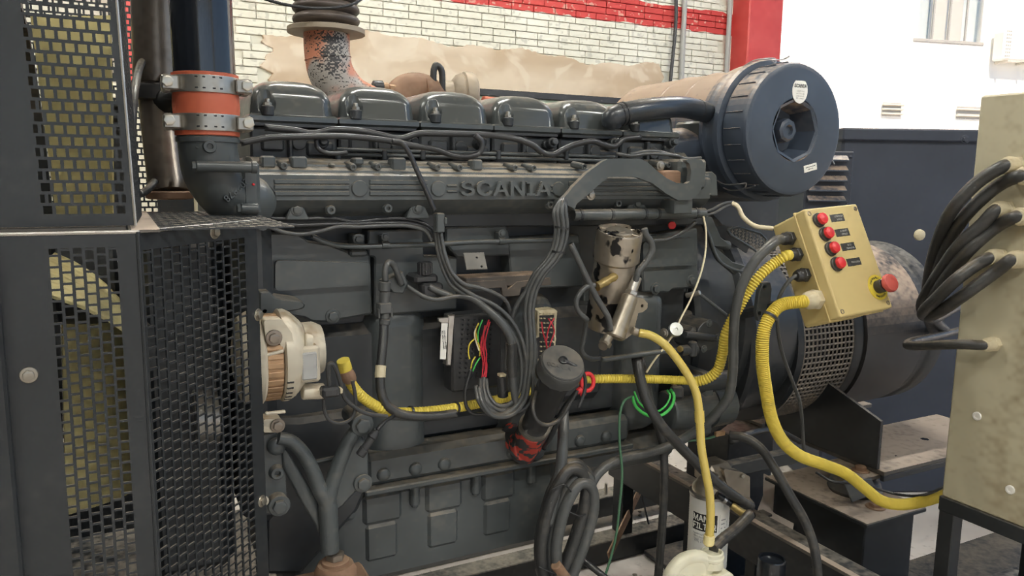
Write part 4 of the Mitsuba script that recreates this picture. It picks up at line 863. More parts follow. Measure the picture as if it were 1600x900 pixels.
for x, y in ((1108, 505), (1100, 545), (1120, 527)): bolt(fp_, at(x, y, Y=1.325), .006, kind='hex', mat='paint')
bolt(fp_, at(1038, 520, Y=1.30), .007, (-1, -.3, 0), 'hex', 'steel'); bolt(fp_, at(1064, 545, Y=1.30), .0075, (-1, -.3, 0), 'plain', 'brass')
line('capillary_tube', 'thin cream tube running from the lifting bracket down past the shiny round knob', [(1099, 338, 1.32), (1103, 360, 1.318), (1102, 395, 1.315), (1094, 430, 1.31), (1078, 470, 1.305), (1064, 497, 1.30), (1056, 515, 1.302), (1040, 540, 1.305), (1023, 562, 1.315), (1010, 582, 1.33)], .0022, 'white_wire', 'tube', 8)
line('fuel_pipe', 'straight dark pipe running left from the fuel feed pump', [(1076, 546, 1.312), (1030, 550, 1.312), (985, 556, 1.315), (940, 562, 1.33)], .0058, 'paint', 'pipe')
put('strut', sweep(pts([(1090, 457, 1.40), (1135, 492, 1.36)]), .004, 8), 'paint', eng)
put('speed_sensor', cyl(at(1072, 462, Y=1.40), at(1094, 457, Y=1.37), .006, n=12), 'steel', eng)
put('dark_valve_plug', join([cyl(at(1050, 352, Y=1.40), at(1050, 352, Y=1.37), .009, n=16)]), 'red_plastic', eng)

# turbocharger and exhaust on the far side
tb = thing('turbocharger', 'rusty turbocharger housing behind the rocker covers', 'turbocharger')
tc = at(655, 142, Y=2.06)
put('turbine_housing', join([sweep(spline([tc + (-.070, .0, -.075), tc + (-.062, .0, -.02), tc + (-.035, 0, .004), tc + (.015, 0, .006), tc + (.045, 0, -.02), tc + (.055, 0, -.075)], 8), [.03] * 4 + [.036] * 4 + [.040] * 28 + [.034] * 5, 20), lathe([(.046, -.003), (.049, 0), (.046, .003)], tc + (.012, 0, -.004), (1, 0, .1), 32)]), 'rust', tb, smooth=50)
cc = at(716, 146, Y=2.06)
put('compressor_housing', lathe([(.02, -.05), (.036, -.045), (.040, -.02), (.056, -.008), (.062, .006), (.060, .010), (.066, .014), (.068, .03), (.064, .042), (.05, .05), (.03, .055)], cc + (0, 0, -.006), (1, -.15, 0), 48), 'turbo_iron', tb)
hp = spline([at(683, 158, Y=2.04), at(677, 120, Y=2.04), at(681, 102, Y=2.04), at(689, 108, Y=2.04), at(691, 150, Y=2.04)], 8); put('oil_pipe', sweep(hp, .009, 12), 'black_rubber', tb, smooth=True)
put('actuator', join([cyl(at(583, 136, Y=2.04), at(598, 136, Y=2.04), .017, n=20)]), 'black_plastic', tb)
put('actuator_bracket', join([cyl(at(598, 137, Y=2.04), at(606, 137, Y=2.04), .014, n=16), box(at(606, 130, Y=2.04)[0], at(622, 130, Y=2.04)[0], 2.03, 2.06, at(606, 150, Y=2.04)[2], at(606, 132, Y=2.04)[2], .004)]), 'copper', tb)
put('charge_pipe', sweep(spline([at(755, 160, Y=2.06), at(775, 162, Y=2.06), at(800, 168, Y=2.06)], 6), .018, 14), 'orange_silicone', tb, smooth=True)
put('turbo_foot', box(tc[0] - .05, tc[0] + .05, 2.0, 2.10, 1.30, tc[2] - .05, .01), 'rust', tb)
def exhaust_fn(p, n, uv):
    k = fbm(p.x * 260, p.y * 260, p.z * 260, 2); b = fbm(p.x * 14, p.y * 14, p.z * 14, 3)
    c = mix((.50, .20, .12), (.36, .33, .30), smoothstep(.40, .56, b + .7 * (p.x - .52) + 1.2 * (1.60 - p.z)))
    m = smoothstep(1.56, 1.60, p.z) * (1 - smoothstep(1.665, 1.69, p.z)) * smoothstep(.055, .0, dr.abs(p.x - .474))
    return mix(c, (.035, .033, .035), smoothstep(.60, .66, k + .30 * m - .06))
bsdf('exhaust_paint', proc(exhaust_fn), .5)
ex = thing('exhaust_elbow', 'scorched orange and grey exhaust elbow rising behind the rocker covers', 'exhaust pipe')
EYY = 1.92; e_t = at(510, 48, Y=EYY)
rE = .0545
hp = spline([e_t, at(512, 88, Y=EYY), at(518, 115, Y=EYY), at(542, 149, Y=EYY), at(582, 172, Y=EYY), at(620, 195, Y=EYY)], 8)
put('pipe', sweep(hp, rE, 40), 'exhaust_paint', ex, smooth=True)
i = 9; put('weld_seam', lathe([(rE - .001, -.0016), (rE + .0022, 0), (rE - .001, .0016)], hp[i], hp[i + 1] - hp[i], 40), 'exhaust_paint', ex)
put('flange', lathe([(.05, 0), (.091, 0), (.092, .001), (.092, .011), (.091, .012), (.05, .012)], e_t + (0, 0, -.008), (0, 0, 1), 56), 'turbo_iron', ex)
be = thing('exhaust_bellows', 'dark ribbed steel bellows on top of the exhaust elbow flange', 'exhaust bellows')
prof = []
for k in range(9):
    z0 = .006 + k * .026
    for t in np.linspace(0, 1, 9)[:-1]: prof.append((.066 + .0135 * math.sin(math.pi * t) ** .6, z0 + .026 * t))
bsdf('bellows_steel', dusty((.085, .070, .062), (.25, .2, .16), .7, 12, floor=.1), .45, metallic=.4)
put('ribs', lathe([(.05, 0), (.066, 0)] + prof + [(.05, prof[-1][1] + .005)], e_t + (0, 0, .004), (0, 0, 1), 56), 'bellows_steel', be)
line('bellows_cable', 'thin dark cable passing over the exhaust bellows', [(590, -40, 1.9), (560, 2, 1.83), (520, 12, 1.81), (450, 8, 1.82), (360, -20, 1.85)], .0035, 'black_plastic', 'cable', 8)

# ================================================================== fan guard, fan, coolant pipe
def perforated(o, u, v, W, H, u0, u1, v0, v1, pu, pv, bar, stagger='cols', t=.002, solid=True, skip=None):
    """A sheet W x H in the frame (u, v) at o, with slots between u0..u1 and v0..v1: columns (or rows) of holes staggered by half a pitch."""
    u, v = unit(u), unit(v); n = np.cross(u, v); R = np.stack([u, v, n], 1); ms = []
    def bar_(a0, a1, b0, b1, b=0, tt=t):
        a0, a1, b0, b1 = max(a0, 0), min(a1, W), max(b0, 0), min(b1, H)
        if a1 - a0 < 1e-4 or b1 - b0 < 1e-4: return
        m = trimesh.creation.box([a1 - a0, b1 - b0, tt]); m.apply_translation([(a0 + a1) / 2, (b0 + b1) / 2, -t / 2]); ms.append(m)
    if solid:
        bar_(0, u0, 0, H); bar_(u1, W, 0, H); bar_(u0, u1, 0, v0); bar_(u0, u1, v1, H)
    if stagger == 'cols':
        n_ = int(round((u1 - u0) / pu))
        for i in range(n_ + 1): bar_(u0 + i * pu - bar / 2, u0 + i * pu + bar / 2, v0, v1)
        for i in range(n_):
            k = 0
            while v0 + (k + .5 * (i % 2)) * pv < v1: y = v0 + (k + .5 * (i % 2)) * pv; bar_(u0 + i * pu, u0 + (i + 1) * pu, y - bar * .4, y + bar * .4); k += 1
    else:
        n_ = int(round((v1 - v0) / pv))
        for i in range(n_ + 1): bar_(u0, u1, v0 + i * pv - bar / 2, v0 + i * pv + bar / 2)
        for i in range(n_):
            k = 0
            while u0 + (k + .5 * (i % 2)) * pu < u1 + pu: x = u0 + (k + .5 * (i % 2)) * pu; bar_(x - bar / 2, x + bar / 2, v0 + i * pv, v0 + (i + 1) * pv); k += 1
    m = join(ms); m.apply_transform(mat4(R, o)); return m
X_, Y_, Z_ = np.eye(3)
GYl, GYu, GZT = .98, 1.0, 1.279
gl = thing('fan_guard', 'black perforated sheet guard with slotted holes, the lower one around the fan', 'guard')
cA = at(215, 362, Y=GYl); cB = at(400, 345, Z=cA[2]); GZT = cA[2]; GZB = .40
xa, xb = at(73, 390, Y=GYl)[0], at(185, 390, Y=GYl)[0]
o = np.array([-.34, GYl, GZB]); W = cA[0] + .34
zt_ = at(100, 388, Y=GYl)[2] - GZB
put('front_sheet', perforated(o, X_, Z_, W, GZT - GZB, xa - o[0], xb - o[0], .03, zt_, (xb - xa) / 6, .0127, .0032), 'guard_black', gl, smooth=False)
du = unit(cB - cA); Lr = np.linalg.norm((cB - cA)[:2])
def upar(px):   # distance along the slanted panel of the pixel column px at mid height
    r = ray(px, 500); a = np.array([[du[0], -r[0]], [du[1], -r[1]]]); return np.linalg.solve(a, EYE[:2] - cA[:2])[0]
def uat(px, py):
    r = ray(px, py); a = np.array([[du[0], -r[0]], [du[1], -r[1]]]); return np.linalg.solve(a, EYE[:2] - cA[:2])[0]
ua, ub = uat(222, 395), uat(383, 375)
put('slanted_sheet', perforated(np.array([cA[0], cA[1], GZB]), du, Z_, Lr, GZT - GZB, ua, ub, .03, GZT - GZB - .022, (ub - ua) / 12, .0127, .0032), 'guard_black', gl, smooth=False)
# rolled corner, top lip
put('corner_bead', sweep(np.array([[cA[0], cA[1], GZB], [cA[0], cA[1], GZT]]), .0025, 8), 'guard_black', gl)
put('edge_trim', sweep(np.array([[-.34, GYl, GZT], cA, [cB[0], cB[1], GZT]]), .0022, 6), 'steel', gl, smooth=False)
x0 = at(4, 500, Y=GYl)[0]
put('frame_post', box(-.60, x0, GYl - .014, GYl + .03, GZB, GZT - .004, .003), 'guard_black', gl)
for x, y, k in ((45, 586, 'l'), (335, 363, 'r'), (403, 492, 'r'), (409, 783, 'r')):
    if k == 'l': p, a = at(x, y, Y=GYl), (0, -1, 0)
    else:
        s = uat(x, y); p = cA + du * s; r = ray(x, y); p = EYE + r * ((p - EYE)[:2] @ r[:2] / (r[:2] @ r[:2])); a = np.cross(du, Z_)
    bolt(gl, p, .0062, a, 'hex', 'bolt_zinc', 'bolt')
# top shelf of the guard, with slots, dusty
sh = put('top_sheet', perforated(np.array([at(290, 340, Z=GZT)[0] * 0 + at(235, 345, Z=GZT)[0] - .01, cA[1] + .02, GZT + .0015]), X_, Y_, .17, .42, .0, .17, .0, .42, .024, .020, .006, 'rows', solid=False), 'guard_black', gl, smooth=False)
bsdf('dusty_sheet', dusty((.09, .08, .07), (.42, .34, .27), .92, 5, lo=.2, hi=.6, th=(.10, .55)), .7)
p0 = at(213, 358, Z=GZT); p1 = at(238, 352, Z=GZT)
put('dusty_strip', box(p0[0] - .006, p1[0] + .004, cA[1] + .0, cA[1] + .46, GZT - .001, GZT + .002, .0), 'dusty_sheet', gl, smooth=False)
# upper guard
gu = thing('fan_guard', 'black perforated sheet guard with slotted holes, the upper one beside the coolant pipe', 'guard')
xr = at(212, 355, Y=GYu)[0]
u0_, u1_ = at(54, 180, Y=GYu)[0], at(190, 180, Y=GYu)[0]
zb_ = at(110, 337, Y=GYu)[2]
rows = 44; pvu = .0127; TL = unit((-.022, 0, 1))
put('front_sheet', perforated(np.array([-.55, GYu, GZT + .006]), X_, TL, xr + .55, .75, u0_ + .55, u1_ + .55, zb_ - GZT - .006, zb_ - GZT - .006 + rows * pvu, (u1_ - u0_) / 7, pvu, .0034, 'rows'), 'guard_black', gu, smooth=False)
xs = at(209, 200, Y=1.22)[0]
su = unit((xs - xr + .004, .22, 0))
put('side_sheet', perforated(np.array([xr, GYu, GZT + .006]), su, TL, .225, .75, .02, .20, .03, .73, .018, .0133, .0034, 'cols'), 'guard_black', gu, smooth=False)
put('edge_trim', sweep(np.array([[xr, GYu - .001, GZT + .006], [xr - .022 * .75, GYu - .001, GZT + .75]]), .0018, 6), 'steel', gu, smooth=False)
bsdf('dark_gap', (.02, .02, .02), .6)
put('rubber_strip', box(-.34, xr - .01, GYu + .002, GYu + .02, GZT - .002, GZT + .006, .001), 'dusty_sheet', gu)
# the guard's far side
gf = thing('fan_guard', 'far side sheet of the fan guard, seen through the near sheets', 'guard')
put('rear_sheet', perforated(np.array([-.42, 2.42, .27]), X_, Z_, .62, 1.75, .03, .59, .30, 1.72, .020, .0165, .005, 'rows'), 'guard_black', gf, smooth=False)
# radiator at the far left, hidden in shade
rd = thing('radiator', 'dark radiator core behind the fan guard at the left edge', 'radiator')
put('core', box(-.50, -.36, 1.05, 2.35, .42, 1.95, .006), 'paint_dark', rd)
fins = [box(-.362, -.355, 1.1, 2.3, z, z + .004, 0) for z in np.arange(.5, 1.9, .03)]
put('fins', join(fins), 'paint', rd, kind='stuff', smooth=False)
fr_ = thing('fan_shroud', 'yellowish ring shroud round the cooling fan', 'fan shroud')
FC = np.array([-.055, 1.62, 1.165]); FRD = .455
put('ring', lathe([(FRD + .05, -.26), (FRD + .03, -.20), (FRD + .03, -.08), (FRD + .045, -.08), (FRD + .045, -.20), (FRD + .06, -.26), (FRD + .05, -.26)], FC, (1, 0, 0), 64), 'paint_dark', fr_)
fan = thing('cooling_fan', 'big yellow bladed cooling fan inside the black perforated guards', 'fan')
put('hub', join([cyl(FC + (-.05, 0, 0), FC + (.05, 0, 0), .10, n=40, b=.006), cyl(FC + (.04, 0, 0), FC + (.072, 0, 0), .05, n=32)]), 'paint_dark', fan)
for k in range(4):
    a = math.radians(90 + 90 * k + 1)
    rad = np.array([0, math.cos(a), math.sin(a)]); tang = np.array([0, -math.sin(a), math.cos(a)])
    V = []; S = 9
    for i, r in enumerate(np.linspace(.09, FRD, S)):
        tw = math.radians(42 - 12 * i / (S - 1)); w = .125 + .02 * i / (S - 1)
        ch = np.array([1, 0, 0]) * math.cos(tw) + tang * math.sin(tw); nn = np.cross(rad, ch)
        for s in np.linspace(-.5, .5, 5): V.append(FC + rad * r + ch * s * w + nn * (.010 * (1 - 4 * s * s)))
    V = np.array(V); F = []
    for i in range(S - 1):
        for j in range(4): a0 = i * 5 + j; F += [[a0, a0 + 1, a0 + 6], [a0, a0 + 6, a0 + 5]]
    m0 = tm(V, F); n_ = m0.vertex_normals; V2 = np.vstack([V, V - n_ * .004]); N = len(V)
    F2 = F + [[f[0] + N, f[2] + N, f[1] + N] for f in F]
    ring_ = [i for i in range(5)] + [i * 5 + 4 for i in range(1, S)] + [(S - 1) * 5 + j for j in range(3, -1, -1)] + [i * 5 for i in range(S - 2, 0, -1)]
    for p, q in zip(ring_, ring_[1:] + ring_[:1]): F2 += [[p, p + N, q + N], [p, q + N, q]]
    m = tm(V2, F2); m.fix_normals()
    put('blade', m, 'yellow_paint', fan, smooth=40)
pu = thing('belt_pulley', 'dark grooved belt pulley low behind the slanted guard sheet', 'pulley')
put('wheel', lathe([(.02, 0), (.10, 0), (.112, .004), (.104, .012), (.112, .02), (.104, .028), (.112, .036), (.10, .04), (.02, .04)], (.10, 1.62, .78), (1, 0, 0), 48), 'rust', pu)
put('hub', cyl((.08, 1.62, .78), (.20, 1.62, .78), .045, n=28), 'paint', pu)
bt = thing('drive_belt', 'black drive belt running from the low pulley up to the fan', 'belt')
ang = np.linspace(0, 2 * math.pi, 40)[:-1]
bp = np.array([(.12, 1.62 + (.113 if math.sin(t) < 0 else .075) * math.cos(t), (.78 if math.sin(t) < 0 else 1.17) + (.113 if math.sin(t) < 0 else .075) * math.sin(t)) for t in ang])
put('loop', sweep(bp, .008, 8, closed=True), 'black_rubber', bt, smooth=True)
put('idler', cyl((.10, 1.42, .92), (.14, 1.42, .92), .05, n=32), 'steel', bt)

# coolant: big black pipe, orange silicone sleeve with two clamps, cast elbow
ct = at(318, 40, Y=1.30); cm = at(321, 190, Y=1.30); cx, cy = .132, 1.30
zs = lambda y: at(320, y, Y=cy)[2]
R_ = .0450
pipe = thing('coolant_pipe', 'thick glossy black pipe coming down from above to the orange sleeve', 'pipe')
dxy = lambda y: np.array([cx + (at(319, y, Y=cy)[0] - at(320, 160, Y=cy)[0]) * .0, cy, zs(y)])
put('tube', lathe([(R_, 0), (R_, .36)], dxy(150), (-.01, 0, 1), 56), 'black_gloss', pipe)
sv = thing('silicone_sleeve', 'orange silicone hose sleeve joining the black pipe to the cast elbow', 'hose')
zt1, zb1 = zs(116), zs(213)
H_ = zt1 - zb1
put('sleeve', lathe([(.046, 0), (.0475, .001), (.0475, .020), (.0485, .030), (.0492, H_ * .5), (.0485, H_ - .035), (.0475, H_ - .025), (.0475, H_ - .012), (.0488, H_ - .009), (.0488, H_ - .001), (.046, H_)], (cx, cy, zb1), (0, 0, 1), 56), 'orange_silicone', sv)
for yc_, nm, lb_ in ((135, 'upper', 'upper steel band clamp with two bolt lugs on the orange sleeve'), (193, 'lower', 'lower steel band clamp with two bolt lugs on the orange sleeve')):
    h = thing('hose_clamp', lb_, 'hose clamp'); z = zs(yc_)
    put('band', lathe([(.0483, -.0125), (.0502, -.0125), (.0506, -.0115), (.0506, .0115), (.0502, .0125), (.0483, .0125)], (cx, cy, z), (0, 0, 1), 56), 'clamp_steel', h)
    for sx in (-1, 1):
        bxp = np.array([cx + sx * .052, cy - .006, z])
        put('lug', join([box(bxp[0] - .012, bxp[0] + .012, cy - .036, cy - .020 + .012, z - .0105, z + .0105, .002), box(bxp[0] - .006 + sx * .004, bxp[0] + .006 + sx * .004, cy - .03, cy + .01, z - .012, z + .012, .002)]), 'clamp_steel', h)
        bolt(h, (bxp[0] + sx * .004, cy - .036, z + .001), .0088, (0, -1, 0), 'plain', 'zinc')
    for a in (-110, -98, -82, -70):
        c = np.array([math.cos(math.radians(a)), math.sin(math.radians(a)), 0]); Rr2 = np.stack([np.cross(Z_, c), Z_, c], 1)
        for dz in (-.008, .008): put('slot', obox(np.array([cx, cy, z + dz + .0012 * ((a // 2) % 2)]) + c * .0505, Rr2, (.0042, .0024, .0014), .0005), 'ink', h)
eb = thing('coolant_elbow', 'dark cast elbow carrying cast numbers below the orange sleeve', 'pipe elbow')
ep = spline([(cx, cy, zb1 + .012), (cx, cy, zb1 - .02), (cx + .006, cy + .005, zb1 - .055), (cx + .030, cy + .016, zb1 - .090), (cx + .062, cy + .03, zb1 - .104), (at(384, 290, Y=1.30)[0], cy + .036, zb1 - .106)], 8)
put('casting', sweep(ep, np.interp(np.arange(len(ep)), [0, 8, 16, len(ep) - 1], [.0445, .0435, .045, .044]), 36), 'paint', eb, smooth=True)
put('rim', lathe([(.044, 0), (.0468, .001), (.0468, .008), (.044, .009)], (cx, cy, zb1 - .010), (0, 0, 1), 48), 'paint', eb)
fx0, fx1 = at(374, 290, Y=1.30)[0], at(403, 290, Y=1.30)[0]
put('flange', box(fx0, fx1, 1.275, 1.41, at(390, 338, Y=1.28)[2], at(390, 252, Y=1.28)[2], .006), 'paint', eb)
a0, a1 = at(306, 260, Y=1.25), at(402, 259, Y=1.25); a1[2] = a0[2]
put('bolt_tube', join([cyl(a0, a1, .0085, n=18), cyl(a1 - (.010, 0, 0), a1, .0095, n=18)]), 'paint', eb); bolt(eb, a0, .0075, (-1, 0, 0), 'plain')
a0, a1 = at(376, 326, Y=1.255), at(404, 326, Y=1.255); a1[2] = a0[2]
put('bolt_tube', cyl(a0, a1, .0085, n=18), 'paint', eb); bolt(eb, a0, .0075, (-1, 0, 0), 'plain')
p = at(328, 229, Y=cy - .046); bolt(eb, p + (0, .012, 0), .0098, kind='boss', name='boss', long=1.4)
put('boss_web', join([plate([(305, 228), (351, 228), (351, 232), (340, 236), (336, 253), (322, 253), (316, 236), (305, 232)], cy - .040, .02, .002)]), 'paint', eb)
tR = np.stack([unit((-.72, -.25, -.62)), np.zeros(3), unit((.18, -.95, .18))], 1); tR[:, 1] = np.cross(tR[:, 2], tR[:, 0]); tR[:, 0] = np.cross(tR[:, 1], tR[:, 2])
pe = at(358, 289, Y=1.30); pe = ep[26] + unit(np.array([-.1, -.96, .0])) * .0425
put('cast_lettering', text('202878', .0095, pe + (0, -.001, .012), tR, .007, True), 'paint', eb, smooth=False)
bolt(eb, at(396, 288, Y=1.274), .0022, kind='dome', mat='red_plastic', name='paint_dot')

# brown steel pipe behind it, with a black rubber joint
sp_ = thing('steel_pipe', 'brownish bare steel pipe leaning between the guard and the black pipe', 'pipe')
h0 = [at(243, -60, Y=1.50), at(246, 60, Y=1.50), at(248, 130, Y=1.50)]; h1 = [at(248, 150, Y=1.50), at(254, 210, Y=1.48), at(265, 300, Y=1.45)]
put('upper_tube', sweep(spline(h0, 6), [.0405] * 13, 32), 'pipe_steel', sp_, smooth=True)
put('lower_tube', sweep(spline([at(246, 128, Y=1.50)] + h1, 6), .033, 32), 'pipe_steel', sp_, smooth=True)
put('rubber_joint', lathe([(.041, -.012), (.0435, -.010), (.043, .01), (.041, .014)], at(247, 148, Y=1.50), h0[2] - h1[0], 32), 'black_rubber', sp_)
put('bottom_collar', lathe([(.034, 0), (.038, .002), (.038, .012), (.034, .014)], h1[2] - (0, 0, .012), (0, 0, 1), 32), 'rust', sp_)
put('side_spout', sweep(spline([at(246, 150, Y=1.50), at(270, 158, Y=1.46), at(292, 152, Y=1.44)], 6), .024, 20), 'black_rubber', sp_, smooth=True)
line('breather_tube', 'thin black hose looping down between the upper guard and the steel pipe', [(244, 80, 1.57), (226, 92, 1.50), (213, 125, 1.34), (208, 165, 1.28), (206, 220, 1.27), (209, 275, 1.28), (218, 303, 1.35), (231, 296, 1.36), (242, 283, 1.38)], .0062, 'black_rubber')
line('upper_hose', 'thick black hose crossing high behind the glossy black pipe', [(236, -20, 1.62), (262, 8, 1.60), (285, 40, 1.60), (300, 80, 1.60)], .013, 'black_rubber')
line('upper_hose', 'dark upright pipe right behind the glossy black pipe', [(268, -40, 1.62), (270, 60, 1.60), (274, 110, 1.60), (280, 200, 1.60)], .014, 'black_rubber', 'pipe')
# ---------------------------------------------------------------- things against the back wall
bsdf('cream_paint', dusty((.62, .58, .46), (.4, .35, .28), .3, 5, var=.08), .5)
cw = thing('cream_cabinet', 'long low cream cabinet with dark openings before the brick wall', 'cabinet')
A, B = at(190, 139, Y=4.2), at(440, 139, Y=4.2); zt_c = .5 * (A[2] + B[2])
put('feet', join([box(x, x + .08, 4.25, 4.7, 0, .06, .004) for x in np.linspace(A[0] - .3, B[0] - .1, 4)]), 'ink', cw)
put('top', box(A[0] - .3, B[0] + .05, 4.15, 4.75, zt_c - .075, zt_c, .01), 'cream_paint', cw)
put('body', join([box(A[0] - .3, B[0], 4.22, 4.72, .05, .6, .01)] + [box(x, x + .12, 4.2, 4.72, .55, zt_c - .07, .01) for x in np.linspace(A[0] - .3, B[0] - .12, 4)]), 'cream_paint', cw)
put('back_panel', box(A[0] - .28, B[0] - .02, 4.6, 4.7, .55, zt_c - .08, .005), 'ink', cw)
bsdf('green_sheet', proc(lambda p, n, uv: mix((.30, .36, .26), (.55, .60, .50), smoothstep(.4, .6, fbm(p.x * 22, p.z * 22, 1, 3)))), .5)
gr = thing('display_frame', 'long dark edged frame with a pale green mottled panel before the plaster patch', 'frame')
A, B = at(745, 142, Y=4.5), at(1035, 164, Y=4.5)
put('rail', box(A[0] - .5, B[0] + .1, 4.46, 4.52, A[2] - .03, A[2] + .012, .004), 'ink', gr)
put('panel', box(A[0] - .5, B[0] + .1, 4.48, 4.51, .5, A[2] - .03, .002), 'green_sheet', gr)
put('leg', box(A[0] - .5, A[0] - .45, 4.46, 4.52, 0, A[2] - .03, .004), 'ink', gr); put('leg', box(B[0] + .05, B[0] + .1, 4.46, 4.52, 0, A[2] - .03, .004), 'ink', gr)
A = at(196, 60, Y=4.9); B = at(250, 60, Y=4.9)
put('trim_2', box(A[0], B[0], 4.82, WY + .1, 0, 5.2, .01), 'red_paint', label='red painted pillar seen between the guard and the steel pipe', kind='structure')

# ================================================================== generator, air filter, control box, cabinet
GC = np.array([0, 1.79, .865]); GR = .268
gen = thing('generator', 'big round black generator barrel with a square holed grille behind the flywheel housing', 'generator')
put('adapter', lathe([(.33, 0), (.33, .02), (.31, .03), (.275, .12), (.265, .24)], (1.455, GC[1], .90), (1, 0, 0), 64), 'paint_dark', gen)
gx0, gx1 = 1.72, 1.92
put('barrel', join([lathe([(GR - .04, 0), (GR, .003), (GR + .004, .01), (GR + .004, .04), (GR, .045), (GR, .36), (GR + .006, .37), (GR + .006, .42), (GR - .03, .44), (GR - .10, .47)], (gx1, GC[1], GC[2]), (1, 0, 0), 72), lathe([(GR - .02, 0), (GR + .003, .003), (GR + .003, .03), (GR - .02, .033)], (gx0 - .03, GC[1], GC[2]), (1, 0, 0), 72)]), 'guard_black', gen)
put('inner_drum', lathe([(GR - .06, 0), (GR - .06, gx1 - gx0)], (gx0, GC[1], GC[2]), (1, 0, 0), 48), 'ink', gen)
bsdf('grille_grey', dusty((.16, .145, .13), (.32, .26, .2), .6, 20, floor=.45), .55)
ms = []
for k in range(13):
    x = gx0 + (gx1 - gx0) * (k + .0) / 12
    a = np.linspace(math.radians(70), math.radians(290), 60)
    rr = GR + .002
    v = np.stack([np.full(60, x), GC[1] + rr * np.cos(a), GC[2] + rr * np.sin(a)], 1)
    ms.append(sweep(v, .0034, 4))
for a in np.radians(np.arange(70, 290, 3.6)):
    c = np.array([0, math.cos(a), math.sin(a)]); ms.append(sweep(np.array([[gx0, GC[1], GC[2]], [gx1, GC[1], GC[2]]]) + c * (GR + .002), .0034, 4))
put('grille', join(ms), 'grille_grey', gen, smooth=False)
bsdf('barrel_dust', dusty((.035, .035, .038), (.36, .27, .20), 1.0, 7, lo=.05, hi=.5), .55)
put('top_cover', lathe([(GR + .0, 0), (GR + .010, .002), (GR + .006, .27), (GR, .275)], (gx1 + .05, GC[1], GC[2]), (1, 0, 0), 72), 'barrel_dust', gen)
FX = at(1375, 700, Y=1.36)[0]
FZt = .545
put('foot', box(FX, 2.5, 1.34, 1.62, FZt - .014, FZt, .002), 'dusty_sheet', gen)
put('foot', box(FX, 2.4, 1.80, 2.0, FZt - .014, FZt, .002), 'dusty_sheet', gen)
put('foot_lip', box(FX, 2.5, 1.34, 1.352, FZt - .03, FZt - .014, .001), 'guard_black', gen)
for gx in (FX,): put('gusset', prism(np.array([(1.36, FZt), (1.36, .685), (1.58, .76), (1.78, .76), (1.78, FZt)]), SIDE, (gx + .006, 0, 0), .012, .001), 'guard_black', gen, smooth=False)
for x, y in ((1445, 686), (1400, 712)): p = at(x, y, Z=FZt + .0006); put('hole', lathe([(.012 if x > 1430 else .004, 0), (0, .0003)], p, (0, 0, 1), 20), 'ink', gen)
# expanded metal terminal guard
tg2 = thing('mesh_cover', 'expanded metal mesh cover left of the cream control box', 'guard')
hx = []
A = at(1140, 362, Y=1.48)
poly = Polygon([tuple(at(x, y, Y=1.48)[[0, 2]]) for x, y in CE([(575, 290), (660, 270), (830, 320), (880, 370), (830, 480), (760, 430), (600, 330)])])
for i in range(-2, 24):
    for j in range(-16, 10):
        cx_, cz_ = A[0] + i * .0125, A[2] + (j + .5 * (i % 2)) * .0085
        for q0, q1 in (((-.0042, 0), (-.002, .0042)), ((-.002, .0042), (.002, .0042)), ((-.002, -.0042), (-.0042, 0)), ((.0042, 0), (.0083, 0))):
            a_, b_ = (cx_ + q0[0], cz_ + q0[1]), (cx_ + q1[0], cz_ + q1[1])
            if poly.contains(shapely.Point(a_)): hx.append(sweep(np.array([[a_[0], 1.48, a_[1]], [b_[0], 1.48, b_[1]]]), .0011, 4, caps=False))
put('mesh', join(hx), 'grille_grey', tg2, smooth=False)
ring_ = np.array([[x, 1.48, z] for x, z in poly.exterior.coords]); put('rim', sweep(ring_, .0035, 6), 'paint', tg2)
put('back', prism(np.array(poly.buffer(.002).exterior.coords)[:-1], FRONT, (0, 1.53, 0), .004, 0), 'paint_dark', tg2, smooth=False)
# bracket (slanted, dusty) at the rear of the engine
put('rear_bracket', join([plate(CE([(365, 165), (460, 195), (530, 350), (590, 400), (560, 430), (480, 420), (620, 540), (720, 570), (640, 640), (520, 540), (500, 510)]), 1.42, .012, .002)]), 'rust' if False else 'paint', eng)
put('rear_bracket_lip', sweep(spline(pts([(x, y, 1.412) for x, y in CE([(368, 170), (440, 350), (510, 525), (600, 590), (700, 620)])]), 3), .004, 8), 'paint', eng)
put('rear_rod', cyl(at(1118, 380, Y=1.44), at(1138, 384, Y=1.44), .012, n=16), 'paint', eng)
put('sling_plate', plate(CF and crop(980, 420, 3.4615)([(735, 75), (775, 70), (785, 110), (775, 200), (760, 280), (715, 285), (700, 240), (715, 130)]), 1.36, .012, .002, holes=[(1195, 449, .006), (1187, 490, .006)], rnd=.004), 'paint', eng)

# air filter drum
af = thing('air_filter', 'big round dark blue plastic air filter drum with a brown dusty top', 'air filter')
AC = at(1243, 203, Y=1.36); RA = .158; YF = 1.36
AX = (0, 1, 0)
put('lid', lathe([(.069, .055), (.071, .004), (.075, .0), (RA - .014, 0), (RA - .004, .004), (RA, .014), (RA + .001, .075), (RA - .004, .080)], (AC[0], YF, AC[2]), AX, 72, caps=False), 'navy_plastic', af)
cup = put('lid_recess', lathe([(.0765, -.0005), (.069, .003), (.058, .062), (.031, .066), (.028, .024), (.022, .020), (.014, .020), (.012, .028), (0, .028)], (AC[0], YF, AC[2]), AX, 8, caps=False), 'navy_plastic', af)
for k in range(26):
    a = 2 * math.pi * k / 26; c = np.array([math.cos(a), 0, math.sin(a)])
    put('rib', obox(np.array([AC[0], YF + .045, AC[2]]) + c * (RA + .001), np.stack([np.cross(c, AX), AX, c], 1) @ np.diag([1, 1, 1]), (.0022, .055, .004), .001), 'navy_plastic', af)
